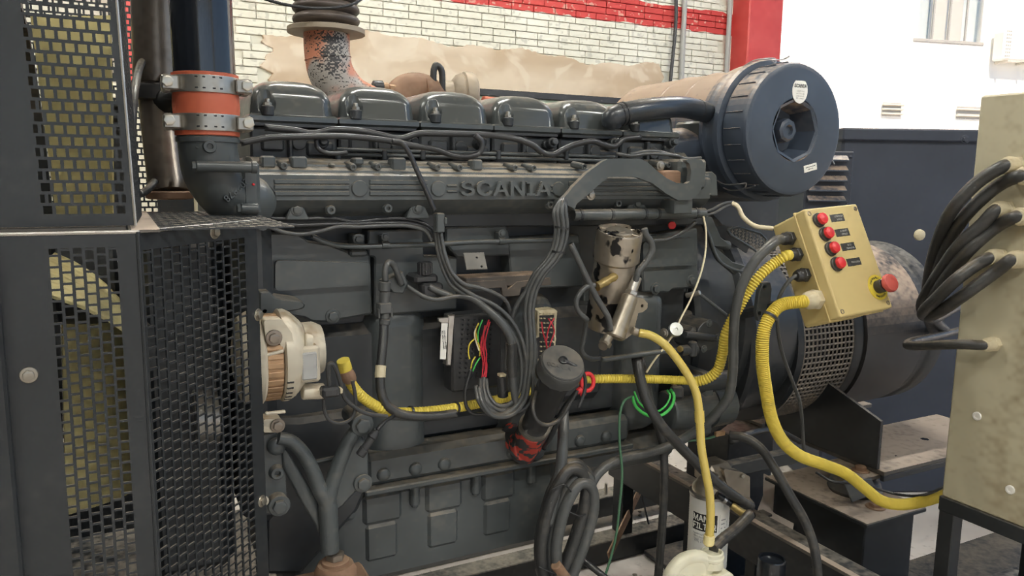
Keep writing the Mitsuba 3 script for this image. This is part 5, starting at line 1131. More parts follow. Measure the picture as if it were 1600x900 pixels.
put('seam_ring', lathe([(RA - .01, 0), (RA + .013, .004), (RA + .016, .016), (RA + .004, .026), (RA + .004, .05), (RA + .010, .06), (RA + .008, .075), (RA - .01, .08)], (AC[0], YF + .078, AC[2]), AX, 72), 'navy_plastic', af)
Lb = at(1040, 135, Y=1.95)
put('drum', lathe([(RA - .004, 0), (RA, .10), (RA + .003, .105), (RA, .112), (RA, .21), (RA + .003, .215), (RA, .222), (RA, .42), (RA - .012, .45), (0, .46)], (AC[0], YF + .15, AC[2]), AX, 72), 'drum_plastic', af)
def wireclip(a, lbl=None):
    c = np.array([math.cos(a), 0, math.sin(a)]); s = np.cross(c, AX)
    b = np.array([AC[0], YF, AC[2]])
    w = [b + c * (RA + .004) + s * .016 + (0, .150, 0), b + c * (RA + .018) + s * .012 + (0, .10, 0), b + c * (RA + .012) + s * .008 + (0, .055, 0), b + c * (RA + .004) + s * .0 + (0, .050, 0), b + c * (RA + .012) - s * .008 + (0, .055, 0), b + c * (RA + .018) - s * .012 + (0, .10, 0), b + c * (RA + .004) - s * .016 + (0, .150, 0)]
    k = put('wire_clip', join([sweep(spline(w, 6), .0017, 6), sweep(spline([b + c * (RA + .012) + s * .011 + (0, .055, 0), b + c * (RA + .009) + s * .004 + (0, .02, 0), b + c * (RA + .014) - s * .006 + (0, .01, 0)], 4), .0017, 6)]), 'wire_clip', af, smooth=True)
for a in (math.radians(100), math.radians(232), math.radians(-25)): wireclip(a)
# the round sticker and the strip
stk = at(1250, 142, Y=YF - .0006)
dsk = circle(0, 0, .0250, 40) * [1, 1.18]; dsk[:, 1] = np.minimum(dsk[:, 1], .0235)
put('sticker', prism(dsk, FRONT, (stk[0], YF - .0012, stk[2]), .0012, .0003), 'label_white', af)
put('sticker_lettering', text('SCANIA', .0078, (stk[0], YF - .0013, stk[2] + .0115), FRONT, .0005, True, width=.040), 'ink', af, smooth=False)
for i, (wd, s_) in enumerate(((.024, 'AIR FILTER'), (.027, 'LUFTFILTER'), (.024, 'FILTRO'), (.025, 'DE AIRE'))):
    put('sticker_text', text(s_, .0030, (stk[0] + .001, YF - .0013, stk[2] - .001 - .0056 * i), FRONT, .0004, width=wd), 'ink_grey', af, smooth=False)
stp = at(1266, 262, Y=YF); Rs = FRONT @ np.array([[.97, -.22, 0], [.22, .97, 0], [0, 0, 1.0]])
put('sticker', prism(np.array([(-.022, -.0085), (.022, -.0085), (.022, .0085), (-.022, .0085)]), Rs, stp + (0, -.001, 0), .001, .0003), 'label_white', af)
for i in range(2): put('sticker_text', text('CLOSE LID WITH CARE' if i == 0 else 'CHECK SEAL', .0022, stp + (0, -.0011, .0028 - .0055 * i), Rs, .0004), 'ink', af, smooth=False)
put('saddle', join([box(AC[0] - .14, AC[0] + .14, YF + .20, YF + .45, AC[2] - RA - .02, AC[2] - RA + .02, .01), box(AC[0] - .20, AC[0] + .34, YF + .36, YF + .40, 1.08, AC[2] - RA - .0, .006)]), 'paint_dark', af)
put('outlet', cyl((AC[0] - .09, YF + .20, AC[2] - .03), (AC[0] - .24, YF + .20, AC[2] - .05), .05, n=36), 'navy_plastic', af)

# dark canopy of a second set behind
PHr = math.radians(-24); ux = np.array([math.cos(PHr), math.sin(PHr), 0]); uy = np.array([-ux[1], ux[0], 0])
C0 = at(1318, 206, d=3.1); C1 = at(1540, 206, d=3.1); zc = C0[2]
RC = np.stack([ux, uy, Z_], 1)
cn2 = thing('canopy', 'dark navy sheet metal canopy of another machine behind the generator', 'machine canopy')
wC = np.linalg.norm((C1 - C0)[:2]) + .5
put('panel', obox(np.array([C0[0], C0[1], zc / 2]) + ux * wC / 2 + uy * .4, RC, (wC, .8, zc), .01), 'navy_sheet', cn2)
put('top_rim', obox(np.array([C0[0], C0[1], zc - .01]) + ux * wC / 2 + uy * .39, RC, (wC + .02, .82, .05), .006), 'navy_sheet', cn2)
kn_ = at(1436, 367, d=2.98); put('round_cap', lathe([(.022, 0), (.021, .008), (.014, .014), (0, .016)], kn_, -uy, 28), 'beige_plastic', cn2)
b_ = at(1508, 218, d=2.98); bolt(cn2, b_, .012, -uy, 'hex', 'navy_sheet')
lv = thing('louvre_panel', 'narrow dark panel with horizontal louvres at the right of the air filter', 'louvre panel')
P0, P1 = at(1262, 236, d=2.75), at(1336, 236, d=2.75); zb2 = at(1336, 312, d=2.75)[2]
dirL = unit((P1 - P0) * [1, 1, 0]); nL = np.cross(dirL, Z_); wL = np.linalg.norm((P1 - P0)[:2])
RL = np.stack([dirL, -nL, Z_], 1)
put('frame', obox((P0 + P1) / 2 - nL * .02 + (0, 0, (zb2 - P0[2]) / 2 - .4), RL, (wL, .03, P0[2] - zb2 + .8), .004), 'navy_sheet', lv)
for k in range(5):
    z = P0[2] - .025 - k * .036
    v = np.array([(0, 0), (.024, -.004), (.024, -.012), (0, .022)])
    put('louvre', obox(np.array([*((P0 + P1) / 2)[:2], z]) + nL * .006 - dirL * .008, RL @ np.array([[1, 0, 0], [0, .8, -.6], [0, .6, .8]]), (wL * .80, .030, .008), .002), 'navy_plastic', lv)
for z in (.02, .19): bolt(lv, P1 + nL * -.004 - dirL * .012 + (0, 0, -z), .006, nL, 'dome', 'navy_sheet')

# cream control box, leaning back
from math import cos, sin
BXR = np.array([[.998, -.0628, -.0121], [.0151, .4146, -.9099], [.0622, .9078, .4147]]); BXR = np.stack([unit(BXR[:, 0]), np.cross(unit(np.cross(BXR[:, 0], BXR[:, 1])), unit(BXR[:, 0])), unit(np.cross(BXR[:, 0], BXR[:, 1]))], 1)
SB = 1.16
BXO = EYE + SB * (np.array([1.1469, .9389, 1.103]) - EYE); BW, BH, BD = .1446 * SB, .2108 * SB, .089 * SB
def bx(x, y, z): return BXO + BXR @ np.array([x, y, z])
def onbox(px, py, z=0.0):
    """local (x, y) on the box's front"""
    r = ray(px, py); o = bx(0, 0, z); t = ((o - EYE) @ BXR[:, 2]) / (r @ BXR[:, 2]); return (BXR.T @ (EYE + t * r - BXO))[:2]
def onside(px, py):
    """local (y, z) on the box's left side"""
    r = ray(px, py); t = ((BXO - EYE) @ BXR[:, 0]) / (r @ BXR[:, 0]); return (BXR.T @ (EYE + t * r - BXO))[1:]
def lb_box(x0, x1, y0, y1, z0, z1, r=.006):
    m = rbox(x0, x1, y0, y1, z0, z1, r); m.apply_transform(mat4(BXR, BXO)); return m
cbx = thing('control_box', 'cream plastic control box with four red buttons and an emergency stop, tilted back', 'control box')
put('case', lb_box(.002, BW - .002, .002, BH - .002, -BD, -.026, .007), 'cream_box', cbx)
put('lid', lb_box(0, BW, 0, BH, -.030, 0, .005), 'cream_box', cbx)
put('lid_edge', join([lb_box(-.002, BW + .002, -.002, BH + .002, -.032, -.027, .002)]), 'cream_box', cbx)
for x in (.011, BW - .011):
    for y in (.012, BH - .012):
        put('screw_hole', lathe([(.0052, 0), (.0052, .0006), (.0038, .0008), (.0036, -.002), (0, -.002)], bx(x, y, 0), BXR[:, 2], 20), 'pipe_steel', cbx)
PBT = {0: ('CHAVE DE', 'MOTOR'), 1: ('ALARMES', 'GERAIS'), 2: ('ALTA', 'TEMPERATURA'), 3: ('FALTA ÁGUA', '')}
for i, (bxp_, lbx) in enumerate((((1283, 342), (1303, 341)), ((1293, 364), (1311, 364)), ((1302, 387), (1320, 386)), ((1311, 411), (1329, 410)))):
    c = onbox(bxp_[0] + 1, bxp_[1], .010); q = onbox(*lbx)
    b = put('indicator', lathe([(.0158, 0), (.0158, .005), (.0135, .006), (.0135, .010)], bx(c[0] - .001, c[1], 0), BXR[:, 2], 32), 'label_black', cbx)
    put('red_lens', lathe([(.0125, .006), (.0128, .0135), (.0115, .017), (.007, .0185), (0, .019)], bx(c[0], c[1], 0), BXR[:, 2], 32), 'red_plastic', b)
    put('mounting_ring', lathe([(.0165, -.0005), (.0165, .0008), (.0150, .001)], bx(c[0] - .001, c[1], 0), BXR[:, 2], 32), 'zinc', b)
    lx, ly = q[0] + .010, q[1]
    put('name_plate', prism(np.array([(-.021, -.0085), (.021, -.0085), (.021, .0085), (-.021, .0085)]), BXR, bx(lx, ly, .0012), .0012, .0004), 'label_black', cbx)
    for k, s_ in enumerate(PBT[i]):
        if s_: put('plate_text', text(s_, .0040, bx(lx + .005, ly + (.0035 if PBT[i][1] else 0) - .0075 * k, .0012), BXR, .0003, False, width=min(.026, .0032 * len(s_))), 'ink_grey', cbx, smooth=False)
c = onbox(1371, 449)
es = put('stop_plate', lathe([(.0285, 0), (.0285, .0012), (.028, .0015), (0, .0015)], bx(*c, 0), BXR[:, 2], 44), 'yellow_wire', cbx)
for ph, s_ in ((100, 'EMERGENCIA'), (-75, 'EMERGENCIA')):
    for k, ch in enumerate(s_):
        a = math.radians(ph + (4.5 - k) * 11.5 * (1 if ph > 0 else -1)); d = np.array([math.cos(a), math.sin(a)])
        up2 = d if ph > 0 else -d; Rl = BXR @ np.array([[up2[1], up2[0], 0], [-up2[0], up2[1], 0], [0, 0, 1.0]])
        put('plate_text', text(ch, .0042, bx(c[0] + d[0] * .0215, c[1] + d[1] * .0215, .0016), Rl, .0002, True), 'ink', es, smooth=False)
put('stop_collar', lathe([(.0145, 0), (.0145, .016), (.013, .018)], bx(*c, .0014), BXR[:, 2], 32), 'label_black', es)
bsdf('faded_red', dusty((.50, .085, .07), (.5, .3, .22), .15, 20), .5)
put('stop_button', lathe([(.010, .016), (.010, .024), (.0195, .028), (.0205, .033), (.0185, .038), (.010, .0405), (0, .041)], bx(*c, .0), BXR[:, 2], 40), 'faded_red', es)
put('support_arm', join([sweep(np.array([bx(BW * .5, BH * .3, -BD + .004), bx(BW * .5, BH * .3, -BD - .06), (bx(BW * .5, BH * .3, -BD - .06)[0], 1.53, .98)]), .014, 10), box(1.36, 1.46, 1.52, 1.56, .92, 1.08, .004)]), 'paint_dark', cbx)
def gland(px, py, r, mat, label, mark='cable_gland', out=1.0):
    y, z = onside(px, py); p = bx(0, y, z); a = -BXR[:, 0]
    g = put(mark, join([lathe([(r * 1.25, 0), (r * 1.3, .002), (r * 1.3, .009 * out), (r * 1.1, .011 * out)], p, a, 6), lathe([(r * 1.05, .010 * out), (r * 1.12, .013 * out), (r * 1.12, .022 * out), (r * .8, .030 * out), (r * .55, .031 * out)], p, a, 14)]), mat, cbx, label=label)
    return p + a * .026 * out, a
g1, ga = gland(1236, 372, .0125, 'black_plastic', 'black gland of the grey cable'); g2, _ = gland(1247, 397, .0125, 'black_plastic', 'black gland of the upper yellow conduit')
g3, _ = gland(1259, 429, .0125, 'black_plastic', 'black gland of the thin cable'); g4, _ = gland(1277, 467, .0175, 'beige_plastic', 'large beige gland of the lower yellow conduit', out=1.3)
# cables of the box
put('box_cable', sweep(spline(np.vstack([[g1, g1 + ga * .01], pts([(1208, 380, 1.20), (1182, 405, 1.21), (1162, 440, 1.22), (1150, 480, 1.23), (1146, 530, 1.235), (1145, 580, 1.24), (1138, 620, 1.25), (1120, 645, 1.27), (1095, 668, 1.30), (1060, 690, 1.33), (1020, 706, 1.34), (975, 716, 1.34), (945, 730, 1.335), (925, 755, 1.33), (917, 800, 1.325), (915, 840, 1.32)])]), 8), .0108, 14), 'cable_grey', smooth=True, label='thick dark grey cable arching from the control box across the starter to the coil', cat='cable')
yu = thing('yellow_conduit', 'yellow corrugated conduit arching from a black gland of the control box to the engine', 'conduit')
put('tube', conduit(np.vstack([[g2 - ga * .006, g2 + ga * .010], pts([(1213, 409, 1.215), (1190, 428, 1.225), (1167, 458, 1.24), (1148, 492, 1.255), (1134, 522, 1.265), (1129, 552, 1.275), (1120, 580, 1.285), (1104, 592, 1.30), (1085, 597, 1.32)])]), .0118), 'yellow_conduit', yu, smooth=60)
yl = thing('yellow_conduit', 'long yellow corrugated conduit hanging from the beige gland to the cabinet foot', 'conduit')
hp = np.vstack([[g4 - ga * .004, g4 + ga * .010], pts([(1222, 476, 1.165), (1206, 490, 1.165), (1194, 515, 1.165), (1191, 560, 1.165), (1197, 610, 1.17), (1206, 655, 1.175), (1222, 688, 1.18), (1248, 711, 1.185), (1290, 727, 1.19), (1322, 740, 1.18), (1350, 762, 1.165), (1376, 782, 1.15), (1400, 788, 1.14), (1430, 786, 1.13), (1458, 779, 1.12), (1485, 768, 1.12)])])
put('tube', conduit(hp, .0138, .0046), 'yellow_conduit', yl, smooth=60)
sl = spline(hp, 10); i = int(np.argmin([np.hypot(*(proj(p)[:2] - [1203, 494])) for p in sl])); ring_tie(sl, i, .0145, 'black_plastic', yl, w=.003)
put('thin_box_cable', sweep(spline(np.vstack([[g3, g3 + ga * .008], pts([(1228, 445, 1.19), (1216, 470, 1.20), (1215, 510, 1.22), (1222, 550, 1.24), (1236, 590, 1.26), (1250, 630, 1.28), (1254, 670, 1.30), (1256, 705, 1.32)])]), 8), .0042, 10), 'cable_grey', smooth=True, label='thin grey cable hanging from the lowest black gland of the control box', cat='cable')
line('cream_cable', 'short cream cable arching from the lifting bracket towards the control box top', [(1143, 317, 1.37), (1152, 322, 1.36), (1162, 340, 1.35), (1180, 353, 1.33), (1208, 357, 1.305)], .0055, 'white_wire', 'cable')
line('grey_lead', 'pair of thin grey leads right of the lifting bracket, upper one', [(1092, 333, 1.345), (1110, 328, 1.35), (1130, 318, 1.36), (1145, 315, 1.37)], .003, 'cable_grey', 'cable', 8)
line('grey_lead', 'pair of thin grey leads right of the lifting bracket, lower one', [(1092, 338, 1.345), (1115, 333, 1.35), (1133, 323, 1.36), (1146, 318, 1.372)], .003, 'cable_grey', 'cable', 8)
put('rear_rod', cyl(at(1074, 318, Y=1.39), at(1095, 322, Y=1.39), .006, n=12), 'copper', eng)

# beige electrical cabinet with its cables
CX, CY1, CZ0, CZ1 = 1.65, 1.04, .632, 1.529
def cab_fn(p, n, uv):
    k = fbm(p.x * 4, p.y * 4, p.z * 4, 4); s = fbm(p.y * 9 + 3, p.z * 3, p.x * 9, 4); g = fbm(p.x * 50, p.y * 50, p.z * 50, 2)
    c = mix((.40, .365, .255), (.46, .425, .315), k)
    return mix(c, (.25, .20, .12), .85 * smoothstep(.48, .72, .75 * s + .25 * g))
bsdf('cabinet_paint', proc(cab_fn), .5)
cab = thing('electrical_cabinet', 'big beige electrical cabinet with cable glands at the right edge', 'electrical cabinet')
put('body', box(CX, 2.05, .25, CY1, CZ0, CZ1, .004), 'cabinet_paint', cab)
put('plinth', join([box(CX - .002, CX + .04, .24, CY1 + .004, CZ0 - .034, CZ0, .002), box(CX, 2.05, CY1 - .036, CY1 + .004, CZ0 - .034, CZ0, .002)]), 'guard_black', cab)
for x, y in ((CX + .018, CY1 - .016), (2.02, CY1 - .016), (CX + .018, .27), (2.02, .27)): put('leg', box(x - .018, x + .018, y - .018, y + .018, .1, CZ0 - .03, .002), 'guard_black', cab)
put('base_plate', box(CX - .05, 2.2, .1, CY1 + .05, .06, .10, .003), 'guard_black', cab)
for x, y in ((1527, 650), (1579, 765)):
    p = at(x, y, X=CX); bolt(cab, p, .0095, (-1, 0, 0), 'socket', 'label_white', long=.35)
GL = {'beige_plastic': 0}
def cgl(px, py, r):
    p = at(px, py, X=CX)
    put('cable_gland', join([lathe([(r * 1.45, 0), (r * 1.5, .002), (r * 1.5, .012), (r * 1.3, .014)], p, (-1, 0, 0), 6), lathe([(r * 1.25, .013), (r * 1.38, .016), (r * 1.38, .030), (r * 1.1, .040), (r * .9, .041)], p, (-1, 0, 0), 16)]), 'beige_plastic', cab)
    return p
def lead(g, L, r, label, mat='black_rubber'):
    p = cgl(g[0], g[1], r); q = p - (.036, 0, 0)
    put('power_cable', sweep(spline(np.vstack([[p, q], pts(L)]), 8), r, 16), mat, smooth=True, label=label, cat='cable')
end = [(1440, 482, 1.20), (1445, 500, 1.40)]
lead((1588, 259), [(1530, 283, .99), (1490, 325, 1.03), (1466, 375, 1.10), (1452, 430, 1.18), (1448, 485, 1.30), (1460, 520, 1.50)], .0135, 'topmost of the thick black power cables leaving the beige cabinet')
lead((1612, 275), [(1560, 290, .97), (1510, 335, 1.02), (1478, 390, 1.09), (1461, 440, 1.17), (1455, 485, 1.30), (1466, 520, 1.50)], .0135, 'second thick black power cable from the top, its gland outside the picture')
lead((1573, 328), [(1535, 350, .98), (1500, 382, 1.02), (1472, 420, 1.08), (1450, 455, 1.14), (1440, 478, 1.22), (1452, 500, 1.36), (1475, 520, 1.52)], .0135, 'third thick black power cable from the top at the beige cabinet')
lead((1606, 338), [(1560, 352, .96), (1515, 390, 1.0), (1482, 430, 1.06), (1460, 462, 1.12), (1450, 482, 1.22), (1462, 502, 1.36), (1482, 520, 1.52)], .0135, 'fourth thick black power cable from the top at the beige cabinet')
lead((1563, 402), [(1528, 412, .98), (1495, 436, 1.0), (1465, 465, 1.05), (1444, 486, 1.12), (1448, 494, 1.22), (1478, 480, 1.40), (1500, 470, 1.52)], .0135, 'dusty thick power cable from the beige gland left of the lowest row')
lead((1597, 405), [(1555, 425, .95), (1510, 458, .99), (1476, 482, 1.05), (1454, 494, 1.12), (1462, 496, 1.22), (1490, 482, 1.40), (1510, 474, 1.52)], .0135, 'lowest thick black power cable of the fan of six at the beige cabinet')
lead((1555, 537), [(1500, 538, 1.0), (1450, 540, 1.08), (1422, 540, 1.14), (1424, 534, 1.24), (1460, 526, 1.38), (1500, 516, 1.52)], .0108, 'single dark cable running straight left from the lone lower gland')
line('thin_lead', 'thin black cables lying along the yellow conduit into the cabinet foot', [(1275, 738, 1.33), (1300, 752, 1.29), (1345, 756, 1.26), (1400, 772, 1.20), (1440, 774, 1.13), (1466, 765, 1.11), (1490, 750, 1.11)], .0036, 'black_plastic', 'cable', 8)

# base frame, brackets, far rails
bf = thing('base_frame', 'black steel base frame of the generator set on the floor', 'base frame')
put('near_rail', box(-.7, 1.50, 1.02, 1.20, .12, .30, .004), 'guard_black', bf)
put('near_rail', box(1.50, 2.36, 1.16, 1.24, .0, .20, .004), 'guard_black', bf)
put('far_rail', box(-.7, 2.35, 2.10, 2.18, .0, .08, .003), 'guard_black', bf)
put('far_rail', box(-.7, 2.35, 2.34, 2.42, .04, .12, .003), 'guard_black', bf)
A, B = at(1040, 725, Z=.4), at(1310, 895, Z=.4)
put('cross_beam', box(1.53, 1.60, .9, 2.2, .28, .40, .003), 'guard_black', bf)
put('cross_beam_lip', box(1.525, 1.545, .9, 2.2, .395, .405, .001), 'dusty_sheet', bf)
for x in (-.6, .45): put('leg', box(x, x + .08, 1.04, 1.18, 0, .125, .003), 'guard_black', bf)
for x, y in ((1.54, .95), (1.54, 2.12)): put('leg', box(x, x + .05, y, y + .06, 0, .30, .003), 'guard_black', bf)
put('pedestal', join([box(1.72, 1.92, 1.28, 1.60, .0, .445, .003), box(1.70, 1.94, 1.26, 1.62, .445, .455, .001)]), 'guard_black', bf)
put('pedestal_top', box(1.702, 1.938, 1.262, 1.618, .455, .457, .0), 'dusty_sheet', bf, smooth=False)
p = at(1368, 792, Z=.458); bolt(bf, p, .018, (0, 0, 1), 'hex', 'rust', long=.7)
put('pedestal', box(1.72, 1.92, 1.80, 2.0, .0, .53, .003), 'guard_black', bf)
put('tray', join([box(1.62, 2.36, .3, 2.09, .004, .02, .002), box(2.36, 3.0, .3, 1.62, .004, .02, .002)]), 'paint_dark', bf)
put('drip_tray', box(-.7, .36, 1.21, 2.42, .285, .30, .002), 'guard_black', bf)
vm = thing('vibration_mount', 'black rubber vibration mount with a bolt under the generator foot', 'vibration mount')
pm = at(1330, 752, Z=.49)
put('rubber', lathe([(.07, 0), (.075, .01), (.066, .035), (.05, .05), (.05, .06)], (1.86, 1.43, .457), (0, 0, 1), 40), 'black_rubber', vm)
put('plate', box(1.79, 1.95, 1.36, 1.50, .515, .530, .003), 'dusty_sheet', vm); bolt(vm, (1.84, 1.40, .53), .016, (0, 0, 1), 'hex', 'rust')
put('strap', plate([(1318, 752), (1362, 748), (1372, 770), (1332, 785)], 1.34, .004, .001), 'paint', vm)
# bent white sheet between the beam and the pedestal
bs = thing('bent_sheet', 'bent pale sheet metal guard between the cross beam and the pedestal', 'sheet metal')
bsdf('pale_sheet', dusty((.50, .44, .40), (.42, .34, .28), .3, 6), .6)
q = [at(1193, 740, Y=1.75), at(1245, 760, Y=1.62), at(1243, 800, Y=1.55), at(1192, 775, Y=1.68), at(1237, 838, Y=1.48), at(1180, 806, Y=1.60)]
V = np.array(q); F = [[0, 3, 2], [0, 2, 1], [3, 5, 4], [3, 4, 2]]; m = tm(V, F); n_ = m.vertex_normals; V2 = np.vstack([V, V - n_ * .004]); F2 = F + [[a + 6, c + 6, b + 6] for a, b, c in F]
for a, b in ((0, 3), (3, 5), (5, 4), (4, 2), (2, 1), (1, 0)): F2 += [[a, b, b + 6], [a, b + 6, a + 6]]
m = tm(V2, F2); m.fix_normals(); put('sheet', m, 'pale_sheet', bs, smooth=False)
put('leg', box(V[5, 0] - .01, V[5, 0] + .05, V[5, 1] - .02, V[5, 1] + .02, 0, V[5, 2] + .004, .002), 'guard_black', bs)

# ================================================================== things low in front
# white fuel filter on its cast head
fi = thing('fuel_filter', 'white fuel filter canister with a black printed block, hanging from a cast head', 'fuel filter')
FXc, FYc = at(1108, 800, Y=1.33)[0], 1.33; ftop, fbot = at(1110, 770, Y=1.33)[2], at(1112, 886, Y=1.33)[2]
Rf_ = .047
put('canister', lathe([(Rf_ - .012, 0), (Rf_ - .002, .004), (Rf_, .014), (Rf_, ftop - fbot - .006), (Rf_ - .003, ftop - fbot), (Rf_ - .006, ftop - fbot)], (FXc, FYc, fbot), (0, 0, 1), 56), 'label_white', fi)
put('rim', lathe([(Rf_ - .003, 0), (Rf_ + .0015, .002), (Rf_ + .0015, .009), (Rf_ - .003, .011)], (FXc, FYc, ftop - .004), (0, 0, 1), 56), 'steel', fi)
def wrap(m, lift):
    """lay flat lettering (x, y, z out) round the canister"""
    v = m.vertices.copy(); a = v[:, 0] / Rf_ - math.pi / 2 + WA; r = Rf_ + lift + v[:, 2]
    m.vertices = np.stack([FXc + r * np.cos(a), FYc + r * np.sin(a), v[:, 1]], 1); return m
eyea = math.atan2(-FYc, -FXc); WA = eyea + math.pi / 2
def flat(s, h, x, z, bold=False, width=None):
    m = meshkit.text_mesh(s, h, .0005, bold); lo, hi = m.bounds; sx = width / (hi[0] - lo[0]) if width else 1
    m.apply_translation([-lo[0], -lo[1], 0]); m.apply_transform(np.diag([sx, 1, 1, 1])); m.apply_translation([x, z, 0]); return m
gx = np.linspace(-.040, .020, 16); zz0, zz1 = ftop - .078, ftop - .036
V = np.array([(x, z, .0) for z in (zz0, zz1) for x in gx]); F = []
for i in range(15): F += [[i, i + 1, 17 + i], [i, 17 + i, 16 + i]]
put('print_block', wrap(tm(V, F), .0005), 'ink', fi, smooth=False)
put('print_lettering', wrap(join([flat('MANN', .0145, -.038, zz1 - .0185, True, .050), flat('FILTER', .0145, -.038, zz1 - .038, True, .056)]), .0007), 'label_white', fi, smooth=False)
put('print_lettering', wrap(join([flat('WK 1060/1', .0085, -.033, zz0 - .030, False, .044), flat('Kraftstoff-Filter', .0036, -.037, zz0 - .010, False, .05), flat('Filtro de combustible', .0036, -.035, zz0 - .017, False, .05)]), .0004), 'ink_grey', fi, smooth=False)
put('print_frame', wrap(join([tm([(x0, z0, 0), (x1, z0, 0), (x1, z1, 0), (x0, z1, 0)], [[0, 1, 2], [0, 2, 3]]) for x0, x1, z0, z1 in ((.026, .0266, ftop - .10, ftop - .035), (.050, .0506, ftop - .10, ftop - .035), (.026, .0506, ftop - .0356, ftop - .035), (.030, .044, ftop - .05, ftop - .047), (.030, .042, ftop - .06, ftop - .057), (.030, .045, ftop - .07, ftop - .067), (.030, .040, ftop - .08, ftop - .077))]), .0005), 'ink_grey', fi, smooth=False)
hd = put('head', join([lathe([(Rf_ - .004, 0), (Rf_ - .004, .012), (.036, .022), (.030, .030), (0, .032)], (FXc, FYc, ftop + .004), (0, 0, 1), 40), box(FXc + .0, FXc + .075, FYc + .0, FYc + .07, ftop + .010, ftop + .062, .012), cyl((FXc - .012, FYc - .02, ftop + .02), (FXc - .012, FYc - .02, ftop + .055), .014, n=20)]), 'bare_metal', fi)
put('head_flange', plate([(1130, 732), (1160, 738), (1172, 745), (1172, 785), (1140, 775)], FYc - .01, .03, .004, rnd=.004), 'bare_metal', fi)
for x, y in ((1160, 744), (1158, 776)): bolt(hd, at(x, y, Y=FYc - .012), .0055, kind='plain', mat='zinc')
put('bracket', box(FXc + .06, 1.54, FYc + .02, FYc + .05, ftop + .015, ftop + .05, .003), 'paint_dark', fi)
line('fuel_hose', 'thick dark fuel hose slanting from the engine down to the filter head', [(995, 560, 1.33), (1000, 590, 1.31), (1010, 625, 1.29), (1030, 660, 1.275), (1060, 695, 1.265), (1090, 725, 1.26), (1120, 755, 1.255), (1155, 780, 1.26), (1172, 790, 1.275), (1168, 784, 1.30)], .0118, 'black_rubber')
put('fuel_hose_end', sweep(spline(pts([(1173, 803, 1.22), (1150, 826, 1.20), (1130, 842, 1.18), (1113, 858, 1.16)]), 8), .0122, 16), 'black_rubber', smooth=True, label='short black hose stub dipping into the jerrycan mouth', cat='hose')
rp_ = thing('hose_fitting', 'dark hose fitting with a brass coloured stretch right of the white filter', 'fitting')
put('tube', sweep(spline(pts([(1120, 772, 1.285), (1140, 785, 1.27), (1160, 800, 1.25)]), 6), .0085, 14), 'black_plastic', rp_, smooth=True)
put('brass', sweep(spline(pts([(1143, 789, 1.262), (1158, 800, 1.245), (1170, 806, 1.235)]), 6), .0092, 14), 'brass', rp_, smooth=True); put('ring', lathe([(.0085, -.004), (.0105, -.004), (.0105, .004), (.0085, .004)], at(1132, 780, Y=1.277), at(1140, 785, Y=1.27) - at(1120, 772, Y=1.285), 18), 'steel', rp_)
line('fuel_hose', 'dark vertical hose hanging behind the dark green wire down to the floor', [(1000, 560, 1.36), (1020, 640, 1.36), (1035, 690, 1.35), (1038, 740, 1.345), (1036, 800, 1.34), (1031, 870, 1.33), (1026, 930, 1.32)], .0100, 'black_rubber')
line('floor_hose', 'dark hose arching from the flywheel housing down over the cross beam', [(1140, 680, 1.30), (1165, 684, 1.27), (1190, 702, 1.24), (1212, 735, 1.21), (1235, 775, 1.18), (1258, 815, 1.16), (1272, 855, 1.14), (1278, 900, 1.13), (1280, 940, 1.13)], .0105, 'black_rubber')
line('floor_hose', 'dark hose behind, running from the flywheel housing into the shade', [(1142, 690, 1.33), (1170, 678, 1.36), (1210, 672, 1.40), (1250, 690, 1.45)], .008, 'black_rubber')
line('earth_lead', 'thin green lead with a brass lug beside the flywheel housing', [(1060, 690, 1.34), (1085, 688, 1.335), (1110, 684, 1.33), (1120, 680, 1.33)], .003, 'dark_green_wire', 'cable', 8)
put('brass_lug', box(*sorted([at(1118, 678, Y=1.325)[0], at(1132, 678, Y=1.325)[0]]), 1.322, 1.330, at(1125, 681, Y=1.325)[2], at(1125, 674, Y=1.325)[2], .001), 'copper', label='small brass cable lug below the starter motor', cat='cable lug')

# jerrycan
bsdf('jerry', proc(lambda p, n, uv: mix((.66, .63, .46), (.78, .76, .64), fbm(p.x * 18, p.y * 18, p.z * 18, 3))), .35)
jc = thing('jerrycan', 'translucent white plastic jerrycan at the bottom edge, a yellow hose in its mouth', 'jerrycan')
J = at(1112, 862, Y=1.15); jz = J[2]
body = hull(np.vstack([rbox(J[0] - .150, J[0] + .045, 1.075, 1.225, .30, jz - .085, .028).vertices, rbox(J[0] - .10, J[0] + .040, 1.11, 1.19, jz - .085, jz - .040, .016).vertices]))
arch = spline([(J[0] - .118, 1.15, jz - .075), (J[0] - .104, 1.15, jz - .022), (J[0] - .078, 1.15, jz - .002), (J[0] - .045, 1.15, jz - .001), (J[0] - .022, 1.15, jz - .012), (J[0] - .012, 1.15, jz - .05)], 8)
web = [(p[0], p[2]) for p in arch]
body = boolean(body, to_man(prism(np.array(web), FRONT, (0, 1.138, 0), .024, .003)), 'union')
put('body', body, 'jerry', jc, smooth=40)
put('handle', sweep(arch, .0145, 16), 'jerry', jc, smooth=50)
put('neck', lathe([(.026, 0), (.024, .012), (.024, .03), (.021, .032), (.019, .03), (.019, .004)], (J[0], 1.15, jz - .030), (0, 0, 1), 36), 'jerry', jc)
put('thread', lathe([(.024, 0), (.0262, .003), (.0262, .007), (.024, .010)], (J[0], 1.15, jz - .016), (0, 0, 1), 36), 'jerry', jc)
